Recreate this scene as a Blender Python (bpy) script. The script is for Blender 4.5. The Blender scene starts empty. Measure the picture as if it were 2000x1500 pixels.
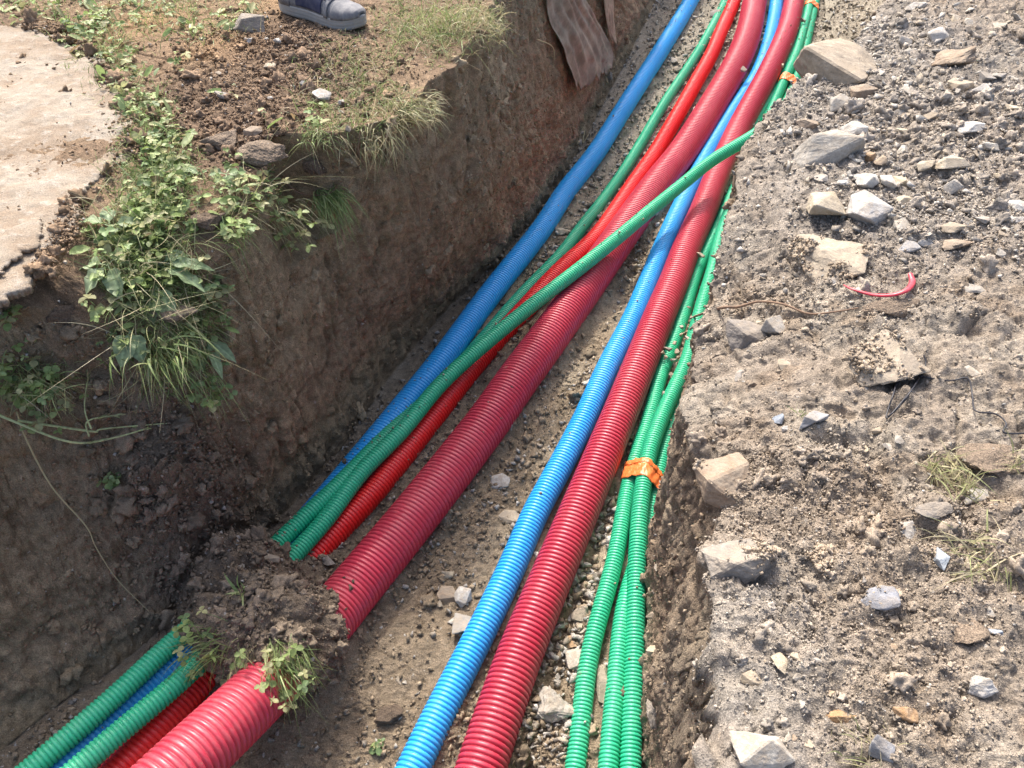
import bpy, bmesh, math, random
import numpy as np
from mathutils import Vector, Matrix, noise as mnoise

# ------------------------------------------------------------ camera, sky, sun
scn = bpy.context.scene
PITCH = math.radians(45.0); FPX = 1570.0
SP, CP = math.sin(PITCH), math.cos(PITCH)
cam_d = bpy.data.cameras.new('camera'); cam = bpy.data.objects.new('camera', cam_d)
scn.collection.objects.link(cam); scn.camera = cam
cam.location = (0, 0, 0); cam.rotation_euler = (math.radians(90) - PITCH, 0, 0)
cam_d.sensor_fit = 'HORIZONTAL'; cam_d.sensor_width = 36.0
cam_d.lens = 36.0 * FPX / 2000.0; cam_d.clip_start = 0.01; cam_d.clip_end = 500
world = bpy.data.worlds.new('World'); scn.world = world; world.use_nodes = True
SUN_EL, SUN_AZ = math.radians(50), math.radians(-15)      # azimuth from +Y, negative = towards -X
nt = world.node_tree; bg = nt.nodes['Background']
sky = nt.nodes.new('ShaderNodeTexSky'); sky.sky_type = 'NISHITA'; sky.sun_disc = False
sky.sun_elevation = SUN_EL; sky.sun_rotation = SUN_AZ; sky.dust_density = 6.0; sky.air_density = 0.8
nt.links.new(sky.outputs[0], bg.inputs[0]); bg.inputs[1].default_value = 0.15
sun_d = bpy.data.lights.new('sun', 'SUN'); sun = bpy.data.objects.new('sun', sun_d)
scn.collection.objects.link(sun)
sun_d.energy = 2.0; sun_d.angle = math.radians(4.0); sun_d.color = (1.0, 0.955, 0.88)
sdir = Vector((math.sin(SUN_AZ) * math.cos(SUN_EL), math.cos(SUN_AZ) * math.cos(SUN_EL), math.sin(SUN_EL)))
sun.rotation_euler = sdir.to_track_quat('Z', 'Y').to_euler(); sun.location = sdir * 20
scn.view_settings.view_transform = 'Standard'; scn.view_settings.look = 'None'
scn.view_settings.exposure = 1.28; scn.view_settings.gamma = 1.0
scn.render.engine = 'CYCLES'
scn.cycles.max_bounces = 6; scn.cycles.diffuse_bounces = 3

COL = scn.collection
rng = np.random.default_rng(11); random.seed(5)
FLOOR = -1.78

def W(px, py, z):
    """plan position of the point seen at (px, py) of the 2000 x 1500 photograph at height z"""
    x = (px - 1000) / FPX; y = (750 - py) / FPX
    t = z / (-SP + y * CP)
    return (x * t, (CP + y * SP) * t, z)

def rise(y): 
    t = min(1, max(0, (y - 2.9) / 1.5)); return .12 * t * t * (3 - 2 * t)
def WR_(px, py, z):
    y = W(px, py, z)[1]
    for _ in range(4): y = W(px, py, z + rise(y))[1]
    return W(px, py, z + rise(y))

def tag(o, label=None, cat=None, group=None, kind=None):
    if label: o['label'] = label
    if cat: o['category'] = cat
    if group: o['group'] = group
    if kind: o['kind'] = kind
    return o

# ------------------------------------------------------------ numpy noise
def _h(ix, iy, iz, seed):
    h = (ix.astype(np.uint32) * np.uint32(374761393) + iy.astype(np.uint32) * np.uint32(668265263)
         + iz.astype(np.uint32) * np.uint32(2147483647 ^ 0x5bd1e995) + np.uint32((seed * 362437 + 1) & 0xffffffff))
    h = (h ^ (h >> np.uint32(13))) * np.uint32(1274126177)
    h = (h ^ (h >> np.uint32(16))) * np.uint32(2246822519)
    return h ^ (h >> np.uint32(15))
def _u(h): return (h & np.uint32(0xffffff)).astype(np.float32) / np.float32(16777216.0)
def vnoise(P, f=1.0, seed=0):
    Q = P * f; I = np.floor(Q).astype(np.int64); F = (Q - I).astype(np.float32); F = F * F * (3 - 2 * F)
    out = 0
    for dx in (0, 1):
        for dy in (0, 1):
            for dz in (0, 1):
                w = (F[:, 0] if dx else 1 - F[:, 0]) * (F[:, 1] if dy else 1 - F[:, 1]) * (F[:, 2] if dz else 1 - F[:, 2])
                out = out + w * _u(_h(I[:, 0] + dx, I[:, 1] + dy, I[:, 2] + dz, seed))
    return out * 2 - 1
def fbm(P, f=1.0, oct=4, seed=0, gain=0.5):
    s = 0; a = 1.0; n = 0
    for o in range(oct):
        s = s + a * vnoise(P, f * 2.03 ** o, seed + o * 17); n += a; a *= gain
    return s / n
def worley(P, f, seed=0, jitter=0.9):
    Q = (P * f); I = np.floor(Q).astype(np.int64); F = (Q - I).astype(np.float32)
    d1 = np.full(len(P), 9, np.float32); d2 = d1.copy(); cid = np.zeros(len(P), np.float32)
    for dx in (-1, 0, 1):
        for dy in (-1, 0, 1):
            for dz in (-1, 0, 1):
                h = _h(I[:, 0] + dx, I[:, 1] + dy, I[:, 2] + dz, seed)
                rx = dx + 0.5 + (_u(h) - 0.5) * jitter - F[:, 0]
                ry = dy + 0.5 + (_u(h * np.uint32(747796405) + np.uint32(7)) - 0.5) * jitter - F[:, 1]
                rz = dz + 0.5 + (_u(h * np.uint32(2891336453) + np.uint32(77)) - 0.5) * jitter - F[:, 2]
                d = rx * rx + ry * ry + rz * rz
                c = _u(h * np.uint32(1597334677) + np.uint32(5))
                m = d < d1
                d2 = np.where(m, d1, np.minimum(d2, d)); cid = np.where(m, c, cid); d1 = np.where(m, d, d1)
    return np.sqrt(d1), np.sqrt(d2), cid
def sstep(a, b, x):
    t = np.clip((x - a) / (b - a), 0, 1); return t * t * (3 - 2 * t)

# ------------------------------------------------------------ materials
def new_mat(name):
    m = bpy.data.materials.new(name); m.use_nodes = True
    return m, m.node_tree, m.node_tree.nodes['Principled BSDF']
def mixc(nt, blend, fac, a, b):
    n = nt.nodes.new('ShaderNodeMix'); n.data_type = 'RGBA'; n.blend_type = blend
    for sock, v in ((n.inputs[0], fac), (n.inputs[6], a), (n.inputs[7], b)):
        if hasattr(v, 'links') or hasattr(v, 'is_linked'): nt.links.new(v, sock)
        elif isinstance(v, (int, float)): sock.default_value = v
        else: sock.default_value = (*v, 1)
    return n.outputs[2]
def tex_noise(nt, vec, scale, detail=4, rough=0.6):
    n = nt.nodes.new('ShaderNodeTexNoise'); n.inputs['Scale'].default_value = scale
    n.inputs['Detail'].default_value = detail; n.inputs['Roughness'].default_value = rough
    nt.links.new(vec, n.inputs['Vector']); return n.outputs['Fac']
def ramp(nt, src, stops):
    n = nt.nodes.new('ShaderNodeValToRGB'); cr = n.color_ramp
    cr.elements[0].position, cr.elements[0].color = stops[0][0], (*stops[0][1], 1)
    cr.elements[1].position, cr.elements[1].color = stops[-1][0], (*stops[-1][1], 1)
    for p, c in stops[1:-1]:
        e = cr.elements.new(p); e.color = (*c, 1)
    nt.links.new(src, n.inputs[0]); return n.outputs[0]
def g3(v): return (v, v, v)
def coords(nt, kind='Object'):
    return nt.nodes.new('ShaderNodeTexCoord').outputs[kind]
def bump(nt, h, strength, dist, prev=None):
    b = nt.nodes.new('ShaderNodeBump'); b.inputs['Strength'].default_value = strength
    b.inputs['Distance'].default_value = dist; nt.links.new(h, b.inputs['Height'])
    if prev is not None: nt.links.new(prev, b.inputs['Normal'])
    return b.outputs['Normal']

def soil_material(name, attr=True, col=(.3, .25, .19), bs=1.0):
    m, nt, p = new_mat(name)
    geo = nt.nodes.new('ShaderNodeNewGeometry').outputs['Position']
    if attr:
        a = nt.nodes.new('ShaderNodeAttribute'); a.attribute_name = 'Col'; base = a.outputs['Color']
    else:
        r = nt.nodes.new('ShaderNodeRGB'); r.outputs[0].default_value = (*col, 1); base = r.outputs[0]
    n1 = tex_noise(nt, geo, 60, 6, 0.7); n2 = tex_noise(nt, geo, 420, 3, 0.65)
    c = mixc(nt, 'MULTIPLY', 1.0, base, ramp(nt, n1, [(.3, g3(.72)), (.7, g3(1.25))]))
    c = mixc(nt, 'MULTIPLY', 1.0, c, ramp(nt, n2, [(.32, g3(.62)), (.68, g3(1.35))]))
    v = nt.nodes.new('ShaderNodeTexVoronoi'); v.inputs['Scale'].default_value = 230
    nt.links.new(geo, v.inputs['Vector'])
    sp = ramp(nt, v.outputs['Color'], [(.0, g3(0)), (.93, g3(0)), (.955, g3(.55)), (1, g3(.8))])
    c = mixc(nt, 'MIX', sp, c, (.48, .45, .40))
    nt.links.new(c, p.inputs['Base Color']); p.inputs['Roughness'].default_value = .95
    p.inputs['Specular IOR Level'].default_value = .2
    b = bump(nt, n1, .7 * bs, .012); b = bump(nt, v.outputs['Distance'], .35 * bs, -.004, b)
    b = bump(nt, n2, .9 * bs, .0035, b)
    nt.links.new(b, p.inputs['Normal'])
    return m
M_SOIL = soil_material('soil'); M_CRUMB = soil_material('crumb', bs=.35)

def rock_material(name, c1, c2, dust=0.35):
    m, nt, p = new_mat(name)
    oc = coords(nt); oi = nt.nodes.new('ShaderNodeObjectInfo')
    geo = nt.nodes.new('ShaderNodeNewGeometry')
    n1 = tex_noise(nt, geo.outputs['Position'], 28, 6, .65); n2 = tex_noise(nt, geo.outputs['Position'], 160, 5, .7)
    n3 = tex_noise(nt, geo.outputs['Position'], 55, 7, .75)
    c = mixc(nt, 'MIX', ramp(nt, n1, [(.38, g3(0)), (.62, g3(1))]), c1, c2)
    c = mixc(nt, 'MULTIPLY', 1.0, c, ramp(nt, n2, [(.3, g3(.78)), (.7, g3(1.18))]))
    c = mixc(nt, 'MULTIPLY', 1.0, c, ramp(nt, oi.outputs['Random'], [(0, (.80, .80, .82)), (1, (1.15, 1.13, 1.08))]))
    sep = nt.nodes.new('ShaderNodeSeparateXYZ'); nt.links.new(geo.outputs['Normal'], sep.inputs[0])
    dm = mixc(nt, 'MULTIPLY', 1.0, ramp(nt, n3, [(.42, g3(0)), (.56, g3(dust * 1.5))]), ramp(nt, sep.outputs[2], [(.35, g3(.25)), (.9, g3(1))]))
    c = mixc(nt, 'MIX', dm, c, (.31, .26, .20))
    nt.links.new(c, p.inputs['Base Color']); p.inputs['Roughness'].default_value = .88
    p.inputs['Specular IOR Level'].default_value = .3
    b = bump(nt, n1, .35, .01); b = bump(nt, n2, .6, .003, b); nt.links.new(b, p.inputs['Normal'])
    return m
RM = dict(
    dusty=rock_material('soil_covered_rock', (.34, .29, .22), (.42, .36, .28), .66),
    pale=rock_material('pale_dusty_stone', (.35, .325, .28), (.44, .415, .37), .6),
    tan=rock_material('tan_limestone', (.32, .265, .195), (.41, .35, .27), .45),
    cream=rock_material('cream_limestone', (.40, .335, .235), (.49, .435, .34), .4),
    grey=rock_material('grey_limestone', (.29, .275, .25), (.38, .36, .325), .45),
    white=rock_material('pale_limestone', (.42, .41, .385), (.52, .505, .475), .4),
    brown=rock_material('brown_rock', (.27, .20, .14), (.36, .28, .20), .5),
    dark=rock_material('dark_grey_rock', (.20, .18, .155), (.30, .27, .235), .4),
    slate=rock_material('slate_grey_rock', (.21, .215, .225), (.33, .34, .36), .3),
    blue=rock_material('blue_grey_rock', (.25, .29, .34), (.38, .43, .48), .15),
    orange=rock_material('orange_brown_clay_rock', (.36, .22, .11), (.46, .31, .18), .3),
    soil=soil_material('clod_soil', False, (.27, .21, .155)),
    darksoil=soil_material('dark_clod_soil', False, (.15, .112, .082)),
)

def pipe_material(name, col, dustamt=.16):
    m, nt, p = new_mat(name)
    geo = nt.nodes.new('ShaderNodeNewGeometry'); pos = geo.outputs['Position']
    n1 = tex_noise(nt, pos, 3.2, 5, .6); n2 = tex_noise(nt, pos, 70, 5, .7); n3 = tex_noise(nt, pos, 300, 3, .6)
    c = mixc(nt, 'MULTIPLY', 1.0, col, ramp(nt, n1, [(.3, g3(.9)), (.7, g3(1.08))]))
    sep = nt.nodes.new('ShaderNodeSeparateXYZ'); nt.links.new(geo.outputs['Normal'], sep.inputs[0])
    up = ramp(nt, sep.outputs[2], [(.0, g3(0.15)), (1, g3(1))])
    d = mixc(nt, 'MULTIPLY', 1.0, ramp(nt, n2, [(.35, g3(dustamt * .5)), (.80, g3(dustamt * 1.7))]), up)
    d = mixc(nt, 'MULTIPLY', 1.0, d, ramp(nt, n1, [(.35, g3(.4)), (.65, g3(1.3))]))
    c = mixc(nt, 'MIX', d, c, (.50, .43, .34))
    n4 = tex_noise(nt, pos, 13, 6, .75); mud = mixc(nt, 'MULTIPLY', 1.0, ramp(nt, n4, [(.64, g3(0)), (.74, g3(.7))]), ramp(nt, n2, [(.4, g3(.1)), (.6, g3(1))]))
    c = mixc(nt, 'MIX', mud, c, (.36, .29, .215))
    nt.links.new(c, p.inputs['Base Color'])
    r = ramp(nt, n2, [(.3, g3(.30)), (.7, g3(.50))]); nt.links.new(r, p.inputs['Roughness'])
    p.inputs['Specular IOR Level'].default_value = .5
    b = bump(nt, n3, .05, .001); nt.links.new(b, p.inputs['Normal'])
    return m
M_BLUE = pipe_material('blue_plastic', (.008, .38, .84), .10)
M_GREEN = pipe_material('green_plastic', (.012, .47, .25), .12)
M_CRIM = pipe_material('crimson_plastic', (.49, .018, .058), .13)
M_RED = pipe_material('bright_red_plastic', (.78, .010, .012), .08)

def leaf_material(name, trans=.35):
    m, nt, p = new_mat(name)
    a = nt.nodes.new('ShaderNodeAttribute'); a.attribute_name = 'Col'
    geo = nt.nodes.new('ShaderNodeNewGeometry')
    n = tex_noise(nt, geo.outputs['Position'], 130, 3, .6)
    c = mixc(nt, 'MULTIPLY', 1.0, a.outputs['Color'], ramp(nt, n, [(.3, g3(.75)), (.7, g3(1.25))]))
    nt.links.new(c, p.inputs['Base Color']); p.inputs['Roughness'].default_value = .5
    p.inputs['Specular IOR Level'].default_value = .35
    tr = nt.nodes.new('ShaderNodeBsdfTranslucent'); nt.links.new(c, tr.inputs[0])
    mx = nt.nodes.new('ShaderNodeMixShader'); mx.inputs[0].default_value = trans
    nt.links.new(p.outputs[0], mx.inputs[1]); nt.links.new(tr.outputs[0], mx.inputs[2])
    nt.links.new(mx.outputs[0], nt.nodes['Material Output'].inputs['Surface'])
    return m
M_LEAF = leaf_material('leaf')
M_ROOT, _nt, _p = new_mat('root_bark'); _p.inputs['Base Color'].default_value = (.20, .13, .085, 1); _p.inputs['Roughness'].default_value = .9
M_STRAW, _nt, _p = new_mat('dry_stalk'); _p.inputs['Base Color'].default_value = (.42, .36, .20, 1); _p.inputs['Roughness'].default_value = .8

# ------------------------------------------------------------ mesh helpers
def mesh_np(name, V, Fc, mat, parent=None, col=None, smooth=True, loc=None):
    """V (n,3); Fc (m,3|4) or list of such; links one object"""
    V = np.asarray(V, np.float32)
    if loc is not None: V = V - np.asarray(loc, np.float32)
    Fs = Fc if isinstance(Fc, list) else [Fc]
    me = bpy.data.meshes.new(name)
    me.vertices.add(len(V)); me.vertices.foreach_set('co', V.ravel())
    idx = np.concatenate([np.asarray(f, np.int32).ravel() for f in Fs])
    cnt = np.concatenate([np.full(len(f), np.asarray(f).shape[1], np.int32) for f in Fs])
    st = np.concatenate([[0], np.cumsum(cnt)[:-1]]).astype(np.int32)
    me.loops.add(len(idx)); me.loops.foreach_set('vertex_index', idx)
    me.polygons.add(len(cnt)); me.polygons.foreach_set('loop_start', st)
    me.update(calc_edges=True)
    if smooth: me.polygons.foreach_set('use_smooth', np.ones(len(cnt), bool))
    if col is not None:
        a = me.color_attributes.new('Col', 'FLOAT_COLOR', 'POINT')
        c = np.ones((len(V), 4), np.float32); c[:, :3] = col; a.data.foreach_set('color', c.ravel())
    me.materials.append(mat)
    o = bpy.data.objects.new(name, me); COL.objects.link(o)
    if loc is not None: o.location = loc
    if parent is not None: o.parent = parent
    return o

def catmull(P, n=24):
    P = np.asarray(P, float); Q = np.vstack([2 * P[0] - P[1], P, 2 * P[-1] - P[-2]])
    out = []
    u = np.linspace(0, 1, n, endpoint=False)[:, None]
    for i in range(1, len(Q) - 2):
        p0, p1, p2, p3 = Q[i - 1], Q[i], Q[i + 1], Q[i + 2]
        out.append(.5 * (2 * p1 + (p2 - p0) * u + (2 * p0 - 5 * p1 + 4 * p2 - p3) * u ** 2 + (3 * p1 - p0 - 3 * p2 + p3) * u ** 3))
    out.append(P[-1:]); return np.vstack(out)
def resample(C, step):
    d = np.linalg.norm(np.diff(C, axis=0), axis=1); s = np.concatenate([[0], np.cumsum(d)])
    n = max(int(s[-1] / step), 2); q = np.linspace(0, s[-1], n + 1)
    return np.stack([np.interp(q, s, C[:, k]) for k in range(3)], 1), q
def smooth_line(C, it, fix=True):
    for _ in range(it):
        D = C.copy(); D[1:-1] = .25 * C[:-2] + .5 * C[1:-1] + .25 * C[2:]; C = D
    return C
def sweep(C, R, seg=24, flat=None):
    """tube round polyline C with radii R"""
    T = np.gradient(C, axis=0); T /= np.linalg.norm(T, axis=1)[:, None] + 1e-12
    up = np.array([0, 0, 1.0]); S = np.cross(T, up); n = np.linalg.norm(S, axis=1)
    S[n < 1e-4] = (1, 0, 0); S /= np.linalg.norm(S, axis=1)[:, None]; U = np.cross(S, T)
    a = np.linspace(0, 2 * math.pi, seg, endpoint=False)
    R = np.broadcast_to(R, (len(C),))
    fz = 1.0 if flat is None else flat
    V = C[:, None, :] + R[:, None, None] * (np.cos(a)[None, :, None] * S[:, None, :] + fz * np.sin(a)[None, :, None] * U[:, None, :])
    i = np.arange(len(C) - 1)[:, None] * seg; j = np.arange(seg)[None, :]; j2 = (j + 1) % seg
    F = np.stack([i + j, i + j2, i + seg + j2, i + seg + j], -1).reshape(-1, 4)
    return V.reshape(-1, 3), F, T, S, U

# ------------------------------------------------------------ pipes
PIPES = {}
def pipe(pts, r, pitch, mat, label, group, depth=.125, seg=36, name='corrugated_pipe', spp=10):
    w = np.array([WR_(*p) for p in pts]); c = catmull(w, 30); c, _ = resample(c, .02)
    c = smooth_line(c, 14); c, q = resample(c, pitch / spp)
    wob = fbm(np.stack([q * 1.0, q * 0 + r * 77, q * 0], 1), 3.0, 2, 3)
    c = c + np.stack([wob * .0015, wob * 0, wob * .001], 1)
    ph = (q / pitch) % 1.0
    rad = r * (1 - 1.45 * depth * (2 * np.abs(ph - .5)) ** 3.2)                             # rounded rib, narrow groove
    rad = rad * (1 + .006 * wob)
    V, F, T, S, U = sweep(c, rad, seg)
    o = mesh_np(name, V, F, mat, loc=w[0]); tag(o, label, 'pipe', group)
    PIPES[label] = c
    return o
zA = -1.735
pipe([(1385, -70, zA), (1350, 0, zA), (1290, 100, zA), (1226, 200, zA), (1163, 300, zA), (1104, 375, zA), (1056, 450, zA), (957, 575, zA), (866, 700, zA), (766, 825, zA),
      (655, 960, -1.735), (560, 1070, -1.73), (450, 1190, -1.715), (345, 1292, -1.70), (250, 1378, -1.69), (132, 1488, -1.68), (20, 1600, -1.68), (-120, 1740, -1.68)],
     .041, .0107, M_BLUE, 'thick blue corrugated pipe running alone along the foot of the dark left trench wall', None, depth=.088)
zB = -1.742
pipe([(1524, -60, zB), (1517, 0, zB), (1510, 50, zB), (1497, 100, zB), (1477, 150, zB), (1431, 220, zB), (1385, 296, zB), (1350, 362, zB), (1308, 450, zB), (1272, 537, zB), (1235, 625, zB), (1186, 720, zB),
      (1145, 812, zB), (1087, 925, zB), (1046, 1000, zB), (990, 1130, zB), (928, 1258, zB), (865, 1380, zB), (807, 1500, zB), (750, 1630, zB), (690, 1800, zB)],
     .036, .0107, M_BLUE, 'blue corrugated pipe lying directly left of the right-hand crimson pipe', None, depth=.098)
zC = -1.717
pipe([(1490, -70, zC), (1475, 0, zC), (1463, 60, zC), (1445, 110, zC), (1419, 160, zC), (1391, 207, zC), (1335, 296, zC), (1281, 364, zC), (1215, 457, zC), (1143, 560, zC), (1066, 667, zC), (1004, 750, zC),
      (953, 825, zC), (808, 1010, zC), (687, 1156, -1.705), (631, 1225, -1.68), (560, 1300, -1.64), (477, 1384, -1.585), (390, 1465, -1.545), (311, 1541, -1.52), (200, 1650, -1.51), (60, 1800, -1.51)],
     .0635, .0125, M_CRIM, 'thickest crimson corrugated pipe, passing under the fallen soil clump', None, depth=.075, seg=44)
zD = -1.725
pipe([(1562, -70, zD), (1551, 0, zD), (1539, 55, zD), (1521, 100, zD), (1497, 150, zD), (1467, 205, zD), (1441, 255, zD), (1398, 350, zD), (1370, 420, zD), (1340, 487, zD), (1317, 550, zD), (1286, 620, zD), (1233, 755, zD),
      (1165, 920, zD), (1131, 1000, zD), (1075, 1133, zD), (1006, 1300, zD), (939, 1500, zD), (900, 1630, zD), (850, 1800, zD)],
     .0525, .0125, M_CRIM, 'crimson corrugated pipe between the right-hand blue pipe and the green pipes', None, depth=.085, seg=40)
zR = -1.745
pipe([(1440, -70, zR), (1434, 0, zR), (1425, 25, zR), (1409, 60, zR), (1388, 110, zR), (1361, 158, zR), (1332, 210, zR), (1281, 298, zR), (1240, 357, zR), (1167, 462, zR), (1093, 531, zR), (1007, 625, zR), (933, 705, zR),
      (838, 825, zR), (730, 960, zR), (650, 1045, zR), (590, 1112, zR), (500, 1210, -1.73), (400, 1318, -1.71), (337, 1392, -1.69), (262, 1475, -1.68), (190, 1550, -1.68), (60, 1690, -1.68)],
     .035, .0105, M_RED, 'thin bright red corrugated pipe beside the thickest crimson pipe', None, depth=.10, seg=30)
zG = -1.752
pipe([(1440, -60, zG), (1418, 0, zG), (1365, 100, zG), (1299, 200, zG), (1240, 300, zG), (1190, 375, zG), (1131, 450, zG), (1094, 500, zG), (1014, 582, zG), (912, 700, zG), (848, 765, -1.74), (779, 828, -1.72),
      (708, 900, -1.70), (662, 948, -1.69), (604, 1002, -1.685), (560, 1045, -1.69), (480, 1125, -1.67), (390, 1212, -1.65), (312, 1276, -1.64), (252, 1338, -1.63), (160, 1417, -1.625), (82, 1485, -1.62), (-10, 1560, -1.62), (-150, 1680, -1.62)],
     .0235, .0088, M_GREEN, 'green corrugated pipe between the left blue pipe and the thin red pipe', None, seg=28)
pipe([(1860, 120, -1.50), (1740, 150, -1.50), (1640, 178, -1.50), (1560, 214, -1.50), (1500, 247, -1.51), (1447, 280, -1.53), (1390, 313, -1.56), (1337, 357, -1.585), (1275, 407, -1.605), (1200, 470, -1.615), (1125, 530, -1.63), (1062, 578, -1.64), (1000, 628, -1.65), (925, 690, -1.66), (850, 760, -1.675),
      (790, 850 - 12, -1.68), (701, 950 - 25, -1.69), (650, 1000, -1.69), (595, 1062, -1.69), (540, 1120, -1.68), (470, 1200, -1.655), (390, 1296, -1.63), (312, 1365, -1.615), (250, 1415, -1.61), (162, 1492, -1.60), (60, 1580, -1.60), (-60, 1690, -1.60)],
     .0235, .0088, M_GREEN, 'green corrugated pipe crossing diagonally over the red and blue pipes from the right bank', None, seg=28)
zg = -1.755
gg = 'green pipes taped together beside the right trench wall'
pipe([(1592, -70, zg + .02), (1580, 12, zg + .02), (1558, 96, zg + .02), (1534, 152, zg + .02), (1512, 202, zg + .015), (1480, 275, zg), (1447, 345, zg), (1430, 375, zg), (1410, 425, zg), (1382, 487, zg), (1362, 527, zg), (1342, 592, zg), (1325, 648, zg), (1307, 692, zg), (1292, 728, zg), (1270, 812, zg), (1242, 893, zg), (1227, 952, zg),
      (1218, 1000, zg + .005), (1200, 1100, zg + .01), (1167, 1217, zg + .01), (1147, 1300, zg), (1137, 1400, zg), (1124, 1500, zg), (1105, 1640, zg), (1080, 1800, zg)],
     .0225, .0088, M_GREEN, 'left green corrugated pipe of the taped bundle, split off alone at the bottom', gg, seg=28)
zm = -1.755
pipe([(1586, -70, zm), (1572, 10, zm), (1545, 110, zm), (1520, 172, zm), (1480, 232, zm), (1456, 300, zm), (1440, 380, zm), (1412, 470, zm), (1390, 560, zm), (1368, 640, zm), (1348, 725, zm), (1330, 780, zm), (1315, 822, zm), (1300, 872, zm), (1290, 907, zm), (1282, 957, zm), (1275, 985, zm),
      (1265, 1035, zm), (1250, 1085, zm), (1228, 1150, zm), (1214, 1215, zm), (1207, 1300, zm), (1197, 1400, zm), (1188, 1500, zm), (1178, 1640, zm), (1165, 1800, zm)],
     .0225, .0088, M_GREEN, 'lowest green corrugated pipe of the taped bundle, half hidden under its neighbour', gg, seg=28)
z3 = -1.718
pipe([(1607, -70, zg), (1588, 20, zg), (1568, 110, zg), (1544, 182, zg), (1500, 262, zg), (1462, 345, z3), (1430, 400, z3), (1405, 470, z3), (1393, 525, z3), (1374, 585, z3), (1358, 645, z3), (1345, 700, z3), (1323, 748, z3), (1295, 808, z3), (1277, 855, z3), (1265, 895, z3), (1256, 952, z3), (1250, 995, -1.72), (1243, 1133, -1.735),
      (1239, 1300, -1.745), (1235, 1400, -1.75), (1232, 1500, -1.752), (1226, 1640, -1.752), (1220, 1800, -1.752)],
     .0235, .0088, M_GREEN, 'right-hand green corrugated pipe lying on top of the taped bundle', gg, seg=28)
PG = [k for k in PIPES if 'taped bundle' in k]

# orange tape bands round the green pipes
def tape_mat():
    m, nt, p = new_mat('orange_tape'); pos = nt.nodes.new('ShaderNodeNewGeometry').outputs['Position']
    n = tex_noise(nt, pos, 120, 4, .6)
    c = ramp(nt, n, [(.35, (.70, .14, .03)), (.65, (.85, .24, .07))]); nt.links.new(c, p.inputs['Base Color'])
    p.inputs['Roughness'].default_value = .38
    nt.links.new(bump(nt, n, .5, .003), p.inputs['Normal']); return m
M_TAPE = tape_mat()
def hull2(pts):
    pts = sorted(map(tuple, pts)); 
    def half(p):
        o = []
        for q in p:
            while len(o) > 1 and (o[-1][0] - o[-2][0]) * (q[1] - o[-2][1]) - (o[-1][1] - o[-2][1]) * (q[0] - o[-2][0]) <= 0: o.pop()
            o.append(q)
        return o
    a, b = half(pts), half(pts[::-1]); return np.array(a[:-1] + b[:-1])
def tape(px, py, width, label, keys, r=.0245, tilt=0):
    c0 = np.array(WR_(px, py, -1.73)); lines = [PIPES[k] for k in keys]
    i0 = np.argmin(np.linalg.norm(lines[0] - c0, axis=1)); T = lines[0][i0 + 4] - lines[0][i0 - 4]; T /= np.linalg.norm(T)
    S = np.cross(T, (0, 0, 1)); S /= np.linalg.norm(S); U = np.cross(S, T)
    rows = []; nr = 14
    for k in range(nr):
        o = c0 + T * (k / (nr - 1) - .5) * width
        pts = []
        for l in lines:
            d = (l - o) @ T; q = l[np.argmin(np.abs(d) + .2 * (np.linalg.norm(l - o, axis=1) > .3))] - o
            a = np.linspace(0, 2 * math.pi, 40, endpoint=False)
            pts += list(zip(q @ S + r * np.cos(a), q @ U + r * np.sin(a)))
        h = hull2(pts); h = np.vstack([h, h[:1]]); L = np.concatenate([[0], np.cumsum(np.linalg.norm(np.diff(h, axis=0), axis=1))])
        cen = h[:-1].mean(0); ang = np.arctan2(h[:-1, 1] - cen[1], h[:-1, 0] - cen[0]); s0 = np.argmin(np.abs(ang + math.pi / 2)); 
        q = (np.linspace(0, 1, 90, endpoint=False) * L[-1] + L[s0]) % L[-1]
        pp = np.stack([np.interp(q, L, h[:, 0]), np.interp(q, L, h[:, 1])], 1)
        wr = .0012 * np.sin(q * 260 + k * .5) + .0010 * np.sin(q * 610 - k)
        out = pp - cen; out /= np.linalg.norm(out, axis=1)[:, None]; pp = pp + out * wr[:, None]
        sh = tilt * (pp[:, :1] - cen[0]) + .002 * np.sin(q * 150)[:, None] * (1 if k in (0, nr - 1) else .3)
        rows.append(o + pp[:, :1] * S + pp[:, 1:] * U + sh * T)
    V = np.concatenate(rows); i = np.arange(nr - 1)[:, None] * 90; j = np.arange(90)[None, :]; j2 = (j + 1) % 90
    F = np.stack([i + j, i + j2, i + 90 + j2, i + 90 + j], -1).reshape(-1, 4)
    o = mesh_np('adhesive_tape', V, F, M_TAPE); tag(o, label, 'tape', 'orange tape bands on the green pipes')
    sd = o.modifiers.new('s', 'SOLIDIFY'); sd.thickness = .0008
tape(1256, 928, .062, 'wrinkled orange tape binding three green pipes in the middle of the trench', PG, tilt=-.25)
tape(1538, 155, .060, 'orange tape on the green pipes far up the trench, second from the top', [PG[0], PG[2]], tilt=.1)
tape(1580, 8, .060, 'orange tape on the green pipes at the very top edge of the view', [PG[0], PG[2]], tilt=.2)

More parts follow.
